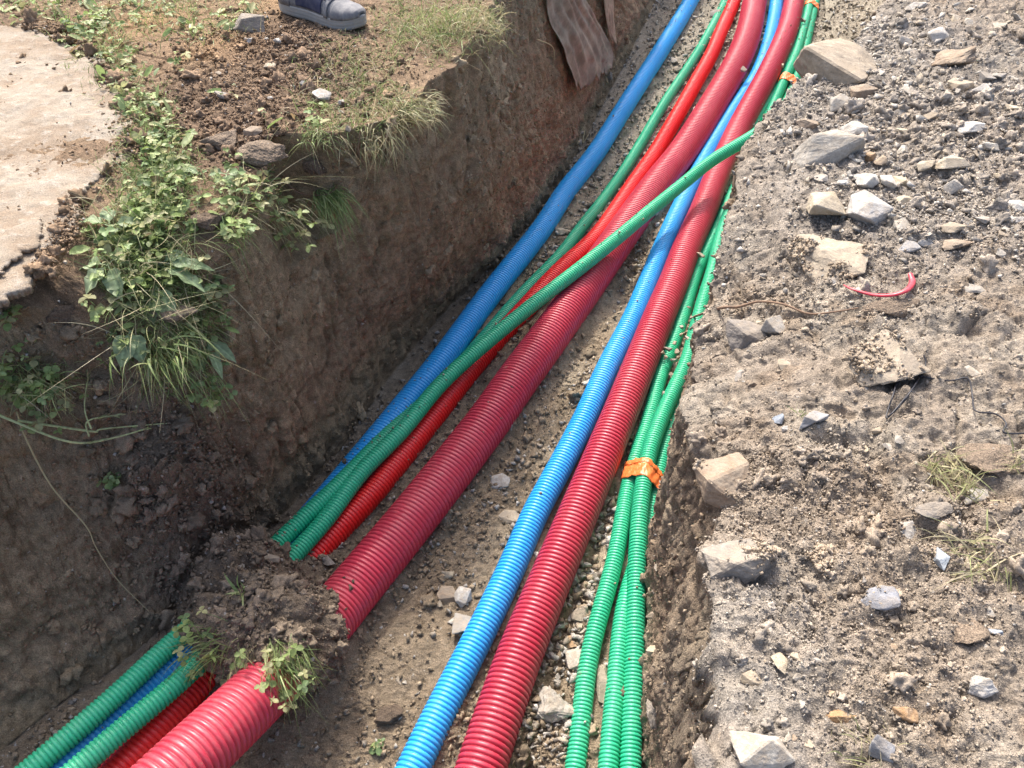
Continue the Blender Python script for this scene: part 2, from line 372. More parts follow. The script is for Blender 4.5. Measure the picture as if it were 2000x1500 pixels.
# ------------------------------------------------------------ terrain (one sheet: bank, wall, trench floor, wall, bank)
# stations along the trench:  left top (x,y,z) | left base (x,y) | right base (x,y) | right top (x,y,z)
ST = [
 ((-9.5,-9.5,-.92), (-9.0,-10.0), (-2.0,-12.0), (-2.1,-12.0,-.95)),
 ((-3.6,-2.2,-.92), (-3.2,-2.7), (-.1,-3.2), (-.2,-3.2,-.95)),
 ((-1.95,.10,-.92), (-1.75,-.2), (.14,-.4), (.06,-.4,-.95)),
 ((-1.25,.98,-.92), (-1.08,.66), (.272,.45), (.225,.33,-.95)),
 ((-.93,1.17,-.95), (-.90,.84), (.290,.72), (.275,.6,-.97)),
 ((-.72,1.17,-1.05), (-.75,1.02), (.32,.95), (.32,.8,-1.02)),
 ((-.60,1.30,-.98), (-.615,1.27), (.36,1.15), (.335,1.0,-1.08)),
 ((-.575,1.43,-.93), (-.52,1.46), (.44,1.4), (.375,1.2,-1.12)),
 ((-.49,1.6,-.9), (-.40,1.76), (.54,1.65), (.425,1.36,-1.10)),
 ((-.35,1.76,-.9), (-.25,2.09), (.65,1.9), (.497,1.57,-1.03)),
 ((-.20,1.97,-.9), (-.07,2.4), (.80,2.15), (.612,1.88,-.99)),
 ((-.08,2.42,-.9), (.09,2.72), (1.04,2.5), (.91,2.28,-.96)),
 ((.03,2.85,-.9), (.292,3.21), (1.36,2.95), (1.16,2.62,-.98)),
 ((.25,3.6,-.9), (.643,4.17), (1.86,3.9), (1.54,3.4,-.96)),
 ((.6,4.6,-.9), (.95,5.1), (2.45,4.95), (2.3,4.6,-1.0)),
 ((1.3,6.3,-.9), (1.65,6.8), (3.4,6.5), (3.15,6.3,-.9)),
 ((2.7,9,-.9), (3.1,9.4), (5.2,9), (5.0,9,-.9)),
 ((14,30,-.9), (14.6,30.5), (17.5,30), (17.2,30,-.9)),
]
K = np.array([[*a, *b, *c, *d] for a, b, c, d in ST], float)          # 18 x 10
# dense parameter along the trench; spacing grows with distance from the camera
fine = []
for i in range(len(K) - 1):
    L = np.linalg.norm(.5 * (K[i + 1, 0:2] + K[i + 1, 8 - 1:9][:2]) - .5 * (K[i, 0:2] + K[i, 7:9]))
    dist = max(.9, np.linalg.norm(.5 * (K[i, 3:5] + K[i, 5:7])))
    st = .0024 * dist
    if i < 2: st = .08
    elif i == 2: st = .012
    elif i == 14: st = .03
    elif i > 14: st = .15
    n = max(4, int(L / st)); fine.append(i + np.linspace(0, 1, n, endpoint=False))
S_ = np.concatenate(fine + [[len(K) - 1]])
def cr_eval(K, s):
    i = np.clip(np.floor(s).astype(int), 0, len(K) - 2); u = (s - i)[:, None]
    g = lambda k: K[np.clip(k, 0, len(K) - 1)]
    p0, p1, p2, p3 = g(i - 1), g(i), g(i + 1), g(i + 2)
    return .5 * (2 * p1 + (p2 - p0) * u + (2 * p0 - 5 * p1 + 4 * p2 - p3) * u ** 2 + (3 * p1 - p0 - 3 * p2 + p3) * u ** 3)
lo, hi = 2, 14
KE = np.where(((S_ > lo) & (S_ < hi))[:, None], cr_eval(K, S_), np.stack([np.interp(S_, np.arange(len(K)), K[:, k]) for k in range(10)], 1))
LT, LB, RB, RT = KE[:, 0:3], KE[:, 3:5], KE[:, 5:7], KE[:, 7:10]
LT = LT.copy(); LB = LB.copy(); RT = RT.copy(); RB = RB.copy()
def n1d(A, f, seed, amp):
    P = np.zeros((len(A), 3)); P[:, :2] = A[:, :2]; return fbm(P, f, 4, seed) * amp
OL = np.array([-.85, .53]); OR = np.array([.93, -.30])
j = n1d(LT, 5, 3, .05) + n1d(LT, 19, 4, .02); LT[:, :2] += OL * j[:, None]
j = (n1d(RT, 6, 5, .035) + n1d(RT, 22, 6, .022)) * sstep(1.75, 1.2, RT[:, 1]) + n1d(RT, 9, 5, .015); RT[:, :2] += OR * j[:, None]
RT[:, 2] += n1d(RT, 5, 8, .03)
def cum(steps): return np.concatenate([[0], np.cumsum(steps)])
dL = [0]
while dL[-1] < 40: dL.append(dL[-1] + (.0045 if dL[-1] < .7 else .007 if dL[-1] < 1.7 else (dL[-1] - 1.7) * .12 + .02))
dR = [0]
while dR[-1] < 40: dR.append(dR[-1] + (.0032 if dR[-1] < .8 else .006 if dR[-1] < 1.5 else (dR[-1] - 1.5) * .12 + .02))
dL, dR = np.array(dL), np.array(dR)
NWL, NF, NWR = 210, 240, 120
ns = len(S_)
def cols_ground(T, O, d, sgn):
    P = np.zeros((ns, len(d), 3)); P[:, :, :2] = T[:, None, :2] + O[None, None, :] * d[None, :, None]
    e = 1 - np.exp(-d / (.10 + .07 * sgn))
    P[:, :, 2] = T[:, None, 2] + (-.90 - .02 * sgn - T[:, None, 2]) * e[None, :]
    return P
GL = cols_ground(LT, OL, dL, 0)[:, ::-1]; GR = cols_ground(RT, OR, dR, 1)
def cols_wall(T, B, n, bulge):
    u = np.linspace(0, 1, n + 1)[1:-1]; P = np.zeros((ns, len(u), 3))
    e = u + bulge * np.sin(u * math.pi)
    P[:, :, :2] = T[:, None, :2] + (B - T[:, :2])[:, None, :] * e[None, :, None]
    P[:, :, 2] = T[:, None, 2] + (FLOOR - T[:, None, 2]) * u[None, :]
    # soft foot
    return P
WL = cols_wall(LT, LB, NWL, -.18)
WR = cols_wall(RT, RB, NWR, -.10)[:, ::-1]
uf = np.linspace(0, 1, NF); FLp = np.zeros((ns, NF, 3))
FLp[:, :, :2] = LB[:, None, :] + (RB - LB)[:, None, :] * uf[None, :, None]; FLp[:, :, 2] = FLOOR
TP = np.concatenate([GL, WL, FLp, WR, GR], 1)
reg = np.concatenate([np.zeros(GL.shape[1]), np.ones(WL.shape[1]), np.full(NF, 2), np.full(WR.shape[1], 3), np.full(GR.shape[1], 4)]).astype(int)
nc = TP.shape[1]; REG = np.tile(reg, ns)
def grid_normals(G):
    a = np.gradient(G, axis=0); b = np.gradient(G, axis=1); n = np.cross(b, a)
    n /= np.linalg.norm(n, axis=2)[:, :, None] + 1e-12; return n
N0 = grid_normals(TP); N0 *= np.sign(np.median(N0[:, nc // 2, 2]))
# smooth normals across the corner lines
for _ in range(6):
    N0[:, 1:-1] = .25 * N0[:, :-2] + .5 * N0[:, 1:-1] + .25 * N0[:, 2:]
N0 /= np.linalg.norm(N0, axis=2)[:, :, None]
P = TP.reshape(-1, 3).copy(); N = N0.reshape(-1, 3)
near = np.linalg.norm(P[:, :2] - np.array([.2, 1.8]), axis=1) < 6.0
Pn = P[near]; Rn = REG[near]
def gauss(P, c, sx, sy=None, ang=0):
    sy = sy or sx; dx = P[:, 0] - c[0]; dy = P[:, 1] - c[1]; ca, sa = math.cos(ang), math.sin(ang)
    u = (dx * ca + dy * sa) / sx; v = (-dx * sa + dy * ca) / sy
    return np.exp(-.5 * (u * u + v * v))
big = fbm(Pn, 2.6, 3, 1); mid = fbm(Pn, 11, 4, 9); small = fbm(Pn, 55, 3, 21, .6)
wL, wLb, cL = worley(Pn + .03 * mid[:, None], 8.5, 4); w1, w1b, c1 = worley(Pn, 21, 1); w2, w2b, c2 = worley(Pn + .013 * small[:, None], 52, 2); w3, w3b, c3 = worley(Pn, 120, 3)
zone = sstep(-.22, .25, fbm(Pn, 3.3, 3, 40))            # 1 = crumbly, 0 = trodden smooth
isLG, isLW, isF, isRW, isRG = [Rn == k for k in range(5)]
dome = lambda d: np.maximum(0, 1 - (d / .62) ** 2)
def dist_px(P, pts):                                     # soft mask round given plan points
    m = np.zeros(len(P))
    for (x, y, z), r in pts: m = np.maximum(m, np.exp(-((P[:, 0] - x) ** 2 + (P[:, 1] - y) ** 2) / (r * r)))
    return m
crumb_l = dist_px(Pn, [(W(470, 200, -.9), .22), (W(600, 150, -.9), .2), (W(500, 290, -.9), .12), (W(560, 90, -.9), .2)])
crumb_r = dist_px(Pn, [(W(1600, 950, -.9), .13), (W(1700, 1200, -.9), .15), (W(1850, 1050, -.9), .1), (W(1750, 1350, -.9), .12), (W(1520, 880, -.9), .1), (W(1900, 250, -.9), .3)])
grav_r = dist_px(Pn, [(W(1800, 200, -.92), .35), (W(1750, 330, -.92), .25), (W(1480, 1250, -.92), .09), (W(1460, 1400, -.92), .08), (W(1700, 60, -.92), .25)])
rid = .3 - np.abs(fbm(Pn, 16, 4, 44, .6)) * 1.6; rid2 = .3 - np.abs(fbm(Pn + .02 * mid[:, None], 48, 3, 45, .6)) * 1.6
D = big * .018 + np.where(isRG, sstep(0, .25, wLb - wL) * dome(wL * .75) * .018 * (.3 + .7 * sstep(-.1, .4, vnoise(Pn, 4, 7))), 0)
crk = sstep(0, .10, w1b - w1)
D = D + np.where(isLG, mid * .008 + small * .0025 + (dome(w1) * .006 + dome(w2) * .005) * (.15 + crumb_l) + dome(w3) * .0016, 0)
strk2 = fbm(np.stack([Pn[:, 0] * 75, Pn[:, 1] * 75, Pn[:, 2] * 13], 1), 1.0, 3, 63); strk = fbm(np.stack([Pn[:, 0] * 34, Pn[:, 1] * 34, Pn[:, 2] * 4], 1), 1.0, 4, 60); pit = np.maximum(0, fbm(np.stack([Pn[:, 0] * 55, Pn[:, 1] * 55, Pn[:, 2] * 17], 1), 1.0, 3, 66) - .12)
ledge = fbm(np.stack([Pn[:, 0] * 3, Pn[:, 1] * 3, Pn[:, 2] * 14], 1), 1.0, 3, 61)
hv = np.abs(fbm(Pn, 8, 4, 70))
D = D + np.where(isLW, sstep(0, .3, wLb - wL) * dome(wL * .8) * .007 + mid * .017 + small * .004 + strk * .015 + strk2 * .007 + ledge * .008 - hv * .014 - pit * .035 * sstep(-.15, .2, fbm(Pn, 3, 2, 67)) + dome(w2) * .003 * zone + (dome(w1) * crk) * .005 * zone, 0)
D = D + np.where(isF, mid * .010 + rid2 * .005 + small * .004 + (dome(w2) * .005) * zone + dome(w3) * .0018, 0)
D = D + np.where(isRW, mid * .016 + small * .005 + dome(w1) * crk * .007 + dome(w2) * .005 - hv * .012 + dome(w3) * .0016, 0)
D = D + np.where(isRG, mid * .018 + rid * .014 + small * .005 + rid2 * .0075 + (dome(w1) * crk * .008 * np.clip(crumb_r, 0, 1)) + dome(w2) * .0045 * (.1 + .9 * np.clip(.5 * zone + crumb_r, 0, 1)) + dome(w3) * .0016, 0)
# shallow cracks in trodden soil
ck, ckb, _ = worley(Pn + .02 * mid[:, None], 9, 31)
crack = (1 - sstep(0, .05, ckb - ck)) * sstep(-.1, .2, -fbm(Pn, 4, 2, 33))
D = D - np.where(isRG | isLG, crack * .010, crack * .004)
# blend the displacement over the region borders to avoid steps
Dg = np.zeros(len(P)); Dg[near] = D; Dg = Dg.reshape(ns, nc)
for b in np.nonzero(np.diff(reg))[0]:
    for _ in range(1):
        w = 5; sl = Dg[:, b - w:b + w + 2].copy(); k = np.linspace(0, 1, sl.shape[1])[None, :]
        Dg[:, b - w:b + w + 2] = sl * .5 + .5 * (sl[:, :1] * (1 - k) + sl[:, -1:] * k)
P = P + N * Dg.reshape(-1)[:, None]
# slump of soil at the foot of the left wall, over the pipes, and ramp under the near left pipes
sl = W(462, 1112, -1.6); hm = gauss(P, sl, .085, .14, math.radians(55)) * .20
rp = W(270, 1440, -1.7); hm2 = gauss(P, rp, .20, .34, math.radians(-35)) * .05
foot = np.isin(REG, (1, 2)) * 1.0
fi = np.nonzero((REG == 2) & near & (P[:, 1] < 5.6))[0]; fx = P[fi]; bank_h = np.zeros(len(fi)); fn = fbm(fx, 7, 3, 120)
for nm_, cl_ in PIPES.items():
    q = cl_[::28]; q = q[(q[:, 1] > .2) & (q[:, 1] < 5.6)]; rr_ = .062 if 'thickest crimson' in nm_ and 'thin' not in nm_ else .0525 if nm_.startswith('crimson') else .04 if 'blue' in nm_[:12] else .028
    dd2 = np.full(len(fi), 9.0)
    for a_ in range(0, len(q), 12):
        b_ = q[a_:a_ + 12]; lo2, hi2 = b_[:, 1].min() - .15, b_[:, 1].max() + .15; m_ = np.nonzero((fx[:, 1] > lo2) & (fx[:, 1] < hi2))[0]
        if len(m_): dd2[m_] = np.minimum(dd2[m_], np.min((fx[m_, 0][:, None] - b_[None, :, 0]) ** 2 + (fx[m_, 1][:, None] - b_[None, :, 1]) ** 2, 1))
    dd2 = np.sqrt(dd2); bank_h = np.maximum(bank_h, np.exp(-(np.maximum(0, dd2 - rr_ * .9) / .022) ** 2) * (.010 + .022 * sstep(-.15, .35, fn)) * (rr_ / .05) ** .5)
P[fi, 2] += bank_h
lump = np.zeros(len(P)); lump[near] = dome(w1) * .5 + mid * 1.2 + dome(w2) * .25
P[:, 2] += .12 * sstep(2.9, 4.4, P[:, 1]) * (REG == 2) + .12 * sstep(2.9, 4.4, P[:, 1]) * np.isin(REG, (1, 3)) * sstep(-1.0, -1.78, P[:, 2])
P[:, 2] += (hm * (1 + .30 * lump) + hm2) * foot * sstep(-1.15, -1.55, P[:, 2])
# gully, hollow and slot in the banks
hol = W(600, 335, -.95); P[:, :2] += (gauss(P, hol, .045, .04) * .13 * (REG <= 1))[:, None] * OL[None, :] * (P[:, 2] > -1.15)[:, None]
for (a, b, z) in ((1345, 1500, -1.1), (1345, 1440, -1.1), (1344, 1390, -1.1)):
    c = W(a, b, z); g = gauss(P, c, .006, .03, math.radians(0)) * (REG >= 3)
    P[:, 2] -= g * .05
TG = P.reshape(ns, nc, 3); TN = grid_normals(TG); TN *= np.sign(np.median(TN[:, 50, 2]))
# colour
C = np.tile(np.array([.26, .21, .155]), (len(P), 1))
def mixv(A, col, f): return A * (1 - f[:, None]) + np.asarray(col)[None, :] * f[:, None]
cn = fbm(Pn, 6, 4, 80); cn2 = fbm(Pn, 17, 3, 90)
a = np.tile(np.array([.255, .178, .115]), (len(Pn), 1))
lg = mixv(a, (.34, .245, .155), sstep(-.05, .3, cn) * .6)
lg = mixv(lg, (.40, .26, .14), dist_px(Pn, [(W(430, 95, -.9), .12), (W(300, 40, -.9), .15), (W(560, 5, -.9), .1)]) * .8)
lg = mixv(lg, (.20, .14, .10), crumb_l * .55)
lw = mixv(np.tile(np.array([.30, .235, .165]), (len(Pn), 1)), (.36, .285, .20), sstep(-.1, .3, cn) * .8)
lw = mixv(lw, (.22, .172, .12), sstep(.05, .35, cn2) * .6)
lw = mixv(lw, (.31, .262, .20), gauss(Pn, (.05, 2.6), .5, .5) * .5)
fl = mixv(np.tile(np.array([.245, .20, .15]), (len(Pn), 1)), (.33, .285, .225), sstep(-.1, .35, cn) * .7)
fl = mixv(fl, (.30, .28, .245), sstep(2.4, 3.2, Pn[:, 1]) * .7)
fl = mixv(fl, (.22, .175, .13), gauss(Pn, W(820, 1330, -1.7), .28, .28) * .75)
rw = mixv(np.tile(np.array([.215, .165, .12]), (len(Pn), 1)), (.29, .24, .18), sstep(-.1, .3, cn) * .7)
rg = mixv(np.tile(np.array([.32, .262, .20]), (len(Pn), 1)), (.37, .315, .245), sstep(-.05, .35, cn) * .8)
rg = mixv(rg, (.27, .20, .135), sstep(.05, .4, cn2) * .6)
rg = mixv(rg, (.385, .35, .30), np.clip(grav_r * 1.1, 0, .5))
rg = mixv(rg, (.31, .245, .18), crumb_r * .5)
lw = lw * np.array([.98, .95, .84]); fl = fl * np.array([1.08, 1.05, .97]); rg = rg * np.array([.91, .935, .975]); lg = lg * .88; rw = rw * np.array([1.0, .99, .96])  # light balance put into soil colour: shaded wall and floor warmer, sunlit banks darker
cc = np.select([isLG[:, None], isLW[:, None], isF[:, None], isRW[:, None], isRG[:, None]], [lg, lw, fl, rw, rg])
cc = cc * (.86 + .28 * c2[:, None]) * (.90 + .2 * c3[:, None])
C[near] = cc
slw = np.clip(gauss(P, sl, .13, .20, math.radians(55)) * 1.5, 0, 1) * np.isin(REG, (1, 2)); C = mixv(C, (.20, .155, .112), slw)
C = np.clip(C, .02, .8)
i = np.arange(ns - 1)[:, None] * nc; jj = np.arange(nc - 1)[None, :]
F = np.stack([i + jj, i + jj + 1, i + nc + jj + 1, i + nc + jj], -1).reshape(-1, 4)
ground = mesh_np('ground', P, F, M_SOIL, col=C); tag(ground, kind='structure')

# visible-vertex lookup so that things can be stood on the ground
TNf = TN.reshape(-1, 3)
dep = P[:, 1] * CP - P[:, 2] * SP; up_ = P[:, 1] * SP + P[:, 2] * CP
ok = dep > .2
PX = np.where(ok, 1000 + FPX * P[:, 0] / np.where(ok, dep, 1), -9999); PY = np.where(ok, 750 - FPX * up_ / np.where(ok, dep, 1), -9999)
CS = 5
gx = np.floor((PX + 200) / CS).astype(int); gy = np.floor((PY + 200) / CS).astype(int)
gw, gh = 2400 // CS, 1900 // CS
sel = np.nonzero((gx >= 0) & (gx < gw) & (gy >= 0) & (gy < gh) & ok)[0]
order = sel[np.argsort(-dep[sel])]
ZI = np.full((gh, gw), -1, np.int64); ZI[gy[order], gx[order]] = order
def at(px, py, off=0.0, size=False):
    cx, cy = int((px + 200) / CS), int((py + 200) / CS)
    best = None
    for r in range(0, 6):
        w = ZI[max(cy - r, 0):cy + r + 1, max(cx - r, 0):cx + r + 1].ravel(); w = w[w >= 0]
        if len(w):
            q = w[np.argmin((PX[w] - px) ** 2 + (PY[w] - py) ** 2 + (dep[w] - dep[w].min()) * 200)]
            best = q; break
    if best is None: return np.array(W(px, py, -.95)), np.array([0, 0, 1.0]), 1.0
    return P[best] + TNf[best] * off, TNf[best], dep[best]

# ------------------------------------------------------------ rocks
def rock_mesh(seed, npts=16, blocky=.5, bevel=.07, sub=0, rough=.03):
    r = random.Random(seed); bm = bmesh.new()
    for _ in range(npts):
        v = Vector((r.gauss(0, 1), r.gauss(0, 1), r.gauss(0, 1))).normalized()
        m = max(abs(v.x), abs(v.y), abs(v.z)); v = v.lerp(v / m, blocky) * r.uniform(.82, 1.05); bm.verts.new(v)
    res = bmesh.ops.convex_hull(bm, input=bm.verts)
    bmesh.ops.delete(bm, geom=[g for g in res['geom_interior'] if isinstance(g, bmesh.types.BMVert)], context='VERTS')
    bmesh.ops.dissolve_limit(bm, angle_limit=math.radians(14), verts=bm.verts, edges=bm.edges)
    if bevel: bmesh.ops.bevel(bm, geom=list(bm.edges), offset=bevel, segments=1, affect='EDGES', clamp_overlap=True)
    bmesh.ops.triangulate(bm, faces=bm.faces)
    for k in range(sub):
        long = [e for e in bm.edges if e.calc_length() > .16]
        if not long: break
        bmesh.ops.subdivide_edges(bm, edges=long, cuts=1); bmesh.ops.triangulate(bm, faces=bm.faces)
    off = Vector((seed * 3.1, seed * 1.7, 0))
    for v in bm.verts:
        n = mnoise.fractal(v.co * 1.6 + off, 1.0, 2.1, 5) ; n2 = mnoise.cell(v.co * 3 + off)
        v.co += v.co.normalized() * (n * rough * 1.6)
        if sub: v.co += v.co.normalized() * (mnoise.noise(v.co * 9 + off) * rough * .6)
    co = np.array([v.co for v in bm.verts]); lo_, hi_ = co.min(0), co.max(0)
    for v in bm.verts: v.co = Vector([(v.co[k] - (lo_[k] + hi_[k]) / 2) / (hi_[k] - lo_[k]) for k in range(3)])
    me = bpy.data.meshes.new('rock'); bm.to_mesh(me); bm.free()
    return me
def place_rock(me, name, px, py, w, h, mat, label, cat='stone', group=None, rot=0, thick=.55, bury=.28, tiltx=0, pos=None, tilty=0):
    if pos is None: p, n, t = at(px, py + h * .12)
    else: p = np.array(pos); n = np.array([0, 0, 1.0]); t = p[1] * CP - p[2] * SP
    Wm = w * t / FPX; Hm = h * t / FPX; e = PITCH + math.atan((py - 750) / FPX); se, ce = math.sin(e), math.cos(e)
    k = thick; Dm = Hm / (se + k * ce * .75); Zm = max(Dm * k, min(Wm, Dm) * k)
    m2 = me.copy() if me.users == 0 or True else me
    o = bpy.data.objects.new(name, me); COL.objects.link(o)
    if not me.materials: me.materials.append(None)
    o.material_slots[0].link = 'OBJECT'; o.material_slots[0].material = RM[mat]
    bpy.data.meshes.remove(m2)
    nv = Vector(n); nv = (nv * .6 + Vector((0, 0, 1)) * .7).normalized()
    q = Vector((0, 0, 1)).rotation_difference(nv)
    M = q.to_matrix().to_4x4() @ Matrix.Rotation(math.radians(rot), 4, 'Z') @ Matrix.Rotation(math.radians(tiltx), 4, 'X') @ Matrix.Rotation(math.radians(tilty), 4, 'Y')
    o.matrix_world = Matrix.Translation(Vector(p) + nv * Zm * (.5 - bury)) @ M @ Matrix.Diagonal((Wm, Dm, Zm, 1))
    return tag(o, label, cat, group)
sd = [100]
def big(px, py, w, h, mat, label, name='rock', cat='rock', **k):
    sd[0] += 1; bl = k.pop('blocky', .55); npt = k.pop('npts', 14); ro = k.pop('rough', .03)
    me = rock_mesh(k.pop('seed', sd[0]), npt, bl, .05, 4, ro)
    return place_rock(me, name, px, py, w, h, mat, label, cat, **k)
# right bank, named rocks
big(1632, 118, 132, 130, 'tan', 'large tan wedge-shaped rock at the trench edge beside the upper tape', rot=42, thick=.6, npts=9, blocky=.3, seed=214, bury=.5)
big(1608, 300, 150, 74, 'grey', 'big pale angular rock with a shaded lower face near the right trench edge', rot=-14, thick=.95, npts=9, blocky=.45, seed=203)
big(1612, 402, 78, 72, 'cream', 'cream yellow block of limestone with a split dark lower face', rot=-12, thick=.8, npts=11)
big(1688, 410, 78, 78, 'white', 'pale flat-topped grey stone touching the right side of the cream block', rot=20, thick=.5)
big(1610, 505, 150, 104, 'dusty', 'wide flat tan slab half sunk in the bank above the red strip', rot=-20, thick=.35, bury=.25, npts=10, rough=.05)
big(1726, 694, 152, 118, 'dusty', 'half-buried rounded slab with a pale rim and soil on top below the red strip', rot=5, thick=.4, bury=.28, rough=.05)
big(1680, 181, 52, 36, 'brown', 'brown wedge stone with a pointed top near the large tan wedge rock', thick=.8, npts=9)
big(1637, 202, 44, 34, 'grey', 'grey tan lump of stone left of the brown wedge stone', thick=.7)
big(1578, 238, 52, 30, 'brown', 'dark brown clod near the trench edge above the big pale rock', name='soil_clod', cat='clod', thick=.6, blocky=.2)
big(1667, 249, 52, 24, 'white', 'flat pale stone lying just above the big pale rock', thick=.4)
big(1829, 62, 33, 29, 'white', 'light grey five-sided stone near the top of the right bank', thick=.5)
big(1862, 116, 84, 44, 'brown', 'crumbly brown clod with pale soil on top, high on the right bank', name='soil_clod', cat='clod', thick=.5, blocky=.2, rough=.09)
big(1911, 180, 36, 36, 'white', 'white stone with a grey underside near the right border', thick=.8, npts=10)
big(1894, 249, 72, 30, 'white', 'long narrow white stone lying aslant on the gravel', rot=38, thick=.45, blocky=.2)
big(1872, 166, 46, 38, 'tan', 'tan four-sided stone left of the white stone with a grey underside', thick=.5)
big(1930, 285, 34, 26, 'grey', 'grey pebble beside the brown clods near the right border', thick=.7)
big(1858, 320, 68, 36, 'cream', 'yellowish cream stone lying on the gravel below the long white stone', thick=.6)
big(1808, 322, 46, 22, 'cream', 'narrow cream stone pointing at the yellowish cream stone', rot=35, thick=.5, blocky=.2)
big(1858, 366, 32, 32, 'grey', 'squarish light grey stone under the yellowish cream stone', thick=.8, npts=10)
big(1693, 349, 46, 42, 'white', 'pale stone above the cream block, left of a matching pair', thick=.4)
big(1731, 354, 28, 34, 'white', 'small pale upright plate, middle one of three above the flat-topped stone', thick=.4)
big(1762, 351, 30, 27, 'cream', 'small pale chip, rightmost one of three above the flat-topped stone', thick=.4)
big(1698, 305, 26, 22, 'orange', 'small yellow-brown stone at the right tip of the big pale rock', thick=.8)
big(1718, 314, 26, 22, 'brown', 'small brown stone right of the yellow-brown one', thick=.8)
big(1980, 400, 50, 42, 'white', 'white grey stone cut by the right border', thick=.6)
big(1984, 428, 46, 16, 'white', 'thin white plate under the white grey stone at the right border', thick=.3)
big(1860, 445, 50, 24, 'tan', 'flat tan plate near the right border, upper of a pair', thick=.35, bury=.2)
big(1866, 473, 60, 24, 'brown', 'flat reddish brown plate, lower of a pair near the right border', thick=.35, bury=.2)
big(1774, 478, 45, 24, 'slate', 'blue grey flat stone right of the wide tan slab', thick=.35)
big(1808, 475, 32, 15, 'white', 'small clean white stone touching the blue grey flat stone', thick=.5)
big(1766, 390, 30, 18, 'cream', 'oval cream stone in the gravel right of the flat-topped stone', thick=.6)
big(1790, 12, 32, 17, 'white', 'small white stone at the top edge of the right bank', thick=.6)
big(1895, 562, 52, 22, 'grey', 'pale grey flat stone half covered by earth right of the red strip', thick=.3, bury=.4)
big(1506, 638, 48, 58, 'grey', 'upright grey rock at the trench edge under the brown root', thick=.9, npts=10)
big(1455, 655, 84, 74, 'dark', 'dark rock bulging from the trench edge left of the upright grey rock', thick=.9, bury=.45)
big(1586, 820, 60, 40, 'slate', 'slate grey pyramid stone with a black shaded left side', thick=.8, npts=8)
big(1517, 818, 22, 30, 'blue', 'small bluish upright stone left of the slate pyramid stone', thick=.9)
big(1533, 836, 16, 13, 'white', 'tiny white stone between the bluish stone and the slate pyramid', thick=.8)
big(1418, 920, 120, 140, 'brown', 'tan broken rock face sticking out of the trench edge right of the middle tape', thick=.7, bury=.5, npts=10, rot=25)
big(1445, 1074, 140, 128, 'dark', 'big dark boulder under the crumbly soil, right of the green pipes', thick=.75, bury=.55, npts=14, rough=.05)
big(1765, 1036, 48, 50, 'white', 'pointed white and grey stone in the middle of the crumbly soil', thick=.7, npts=9)
big(1842, 1092, 28, 46, 'blue', 'dark blue slate splinter near the dry straw', thick=.7, npts=9, rot=15)
big(1716, 1160, 86, 48, 'slate', 'slate stone with a pale rim set flat into the crumbly soil', thick=.3, bury=.35)
big(1612, 1092, 64, 58, 'grey', 'whitish rough stone embedded flush in soil left of the rimmed slate stone', thick=.25, bury=.45, rough=.08)
big(1466, 1322, 42, 38, 'tan', 'small tan box-shaped stone above the large stone at the bottom', thick=.7, blocky=.95, npts=12)
big(1527, 1292, 30, 46, 'cream', 'pale green-grey triangular stone near the tan box-shaped stone', thick=.5, npts=8, rot=20)
big(1486, 1466, 128, 92, 'pale', 'large pale stone at the bottom border of the right bank', thick=.7, npts=9, rot=-15, blocky=.4, seed=251)
big(1641, 1397, 68, 40, 'orange', 'orange brown rough lump, larger one of two at the bottom right', thick=.8, blocky=.2, rough=.06)
big(1766, 1394, 50, 38, 'orange', 'orange brown rough lump beside a dark hole, smaller one of two', thick=.8, blocky=.2, rough=.06)
big(1716, 1456, 48, 66, 'slate', 'upright grey slate plate standing at the bottom right', thick=.8, npts=10, blocky=.9)
big(1912, 1334, 58, 50, 'white', 'creamy white rough lump near the lower right corner', thick=.8, rough=.07)
big(1942, 1228, 30, 18, 'blue', 'small pale blue stone near the right border above the creamy lump', thick=.7)
big(1893, 1226, 68, 58, 'soil', 'flat cracked plate of brown soil left of the small pale blue stone', name='soil_clod', cat='clod', thick=.3, bury=.3)
big(1820, 997, 72, 40, 'dark', 'dark crusty clod right of the pointed white and grey stone', name='soil_clod', cat='clod', thick=.6, rough=.08)
big(1903, 962, 74, 30, 'grey', 'tilted grey plate lying under the straw near the right border', thick=.4, rot=22)
big(1930, 888, 124, 82, 'soil', 'wide pale cracked clod under the black wire at the right border', name='soil_clod', cat='clod', thick=.35, bury=.35, blocky=.2, rough=.1)
big(1745, 600, 128, 40, 'soil', 'crusty soil ledge directly under the red plastic strip', name='soil_clod', cat='clod', thick=.5, bury=.35, blocky=.3, rough=.1)
# left bank
big(484, 50, 68, 36, 'dark', 'dark grey stone with a pale top left of the shoe', thick=.8, npts=9, blocky=.3)
big(627, 188, 38, 26, 'white', 'bright white stone among the grass below the shoe', thick=.6, bury=.1)
big(492, 80, 18, 13, 'white', 'tiny white stone just below the dark grey stone', cat='stone', name='stone', thick=.8, bury=.1)
big(540, 83, 17, 11, 'white', 'tiny white stone below the heel of the shoe', name='stone', cat='stone', thick=.8, bury=.1)
big(525, 131, 24, 18, 'cream', 'small cream stone with moss beside it on the crumbly soil', name='stone', cat='stone', thick=.7, bury=.2)
big(669, 199, 15, 12, 'white', 'tiny white stone right of the bright white stone', name='stone', cat='stone', thick=.8, bury=.1)
big(527, 192, 13, 8, 'white', 'tiny white chip left of the bright white stone', name='stone', cat='stone', thick=.8, bury=.1)
big(593, 165, 13, 12, 'slate', 'small round blue grey pebble above the bright white stone', name='stone', cat='stone', thick=.9, bury=.1, blocky=.1)
big(436, 186, 40, 14, 'grey', 'flat pale grey stone behind a small leafy weed', name='stone', cat='stone', thick=.4, bury=.2)
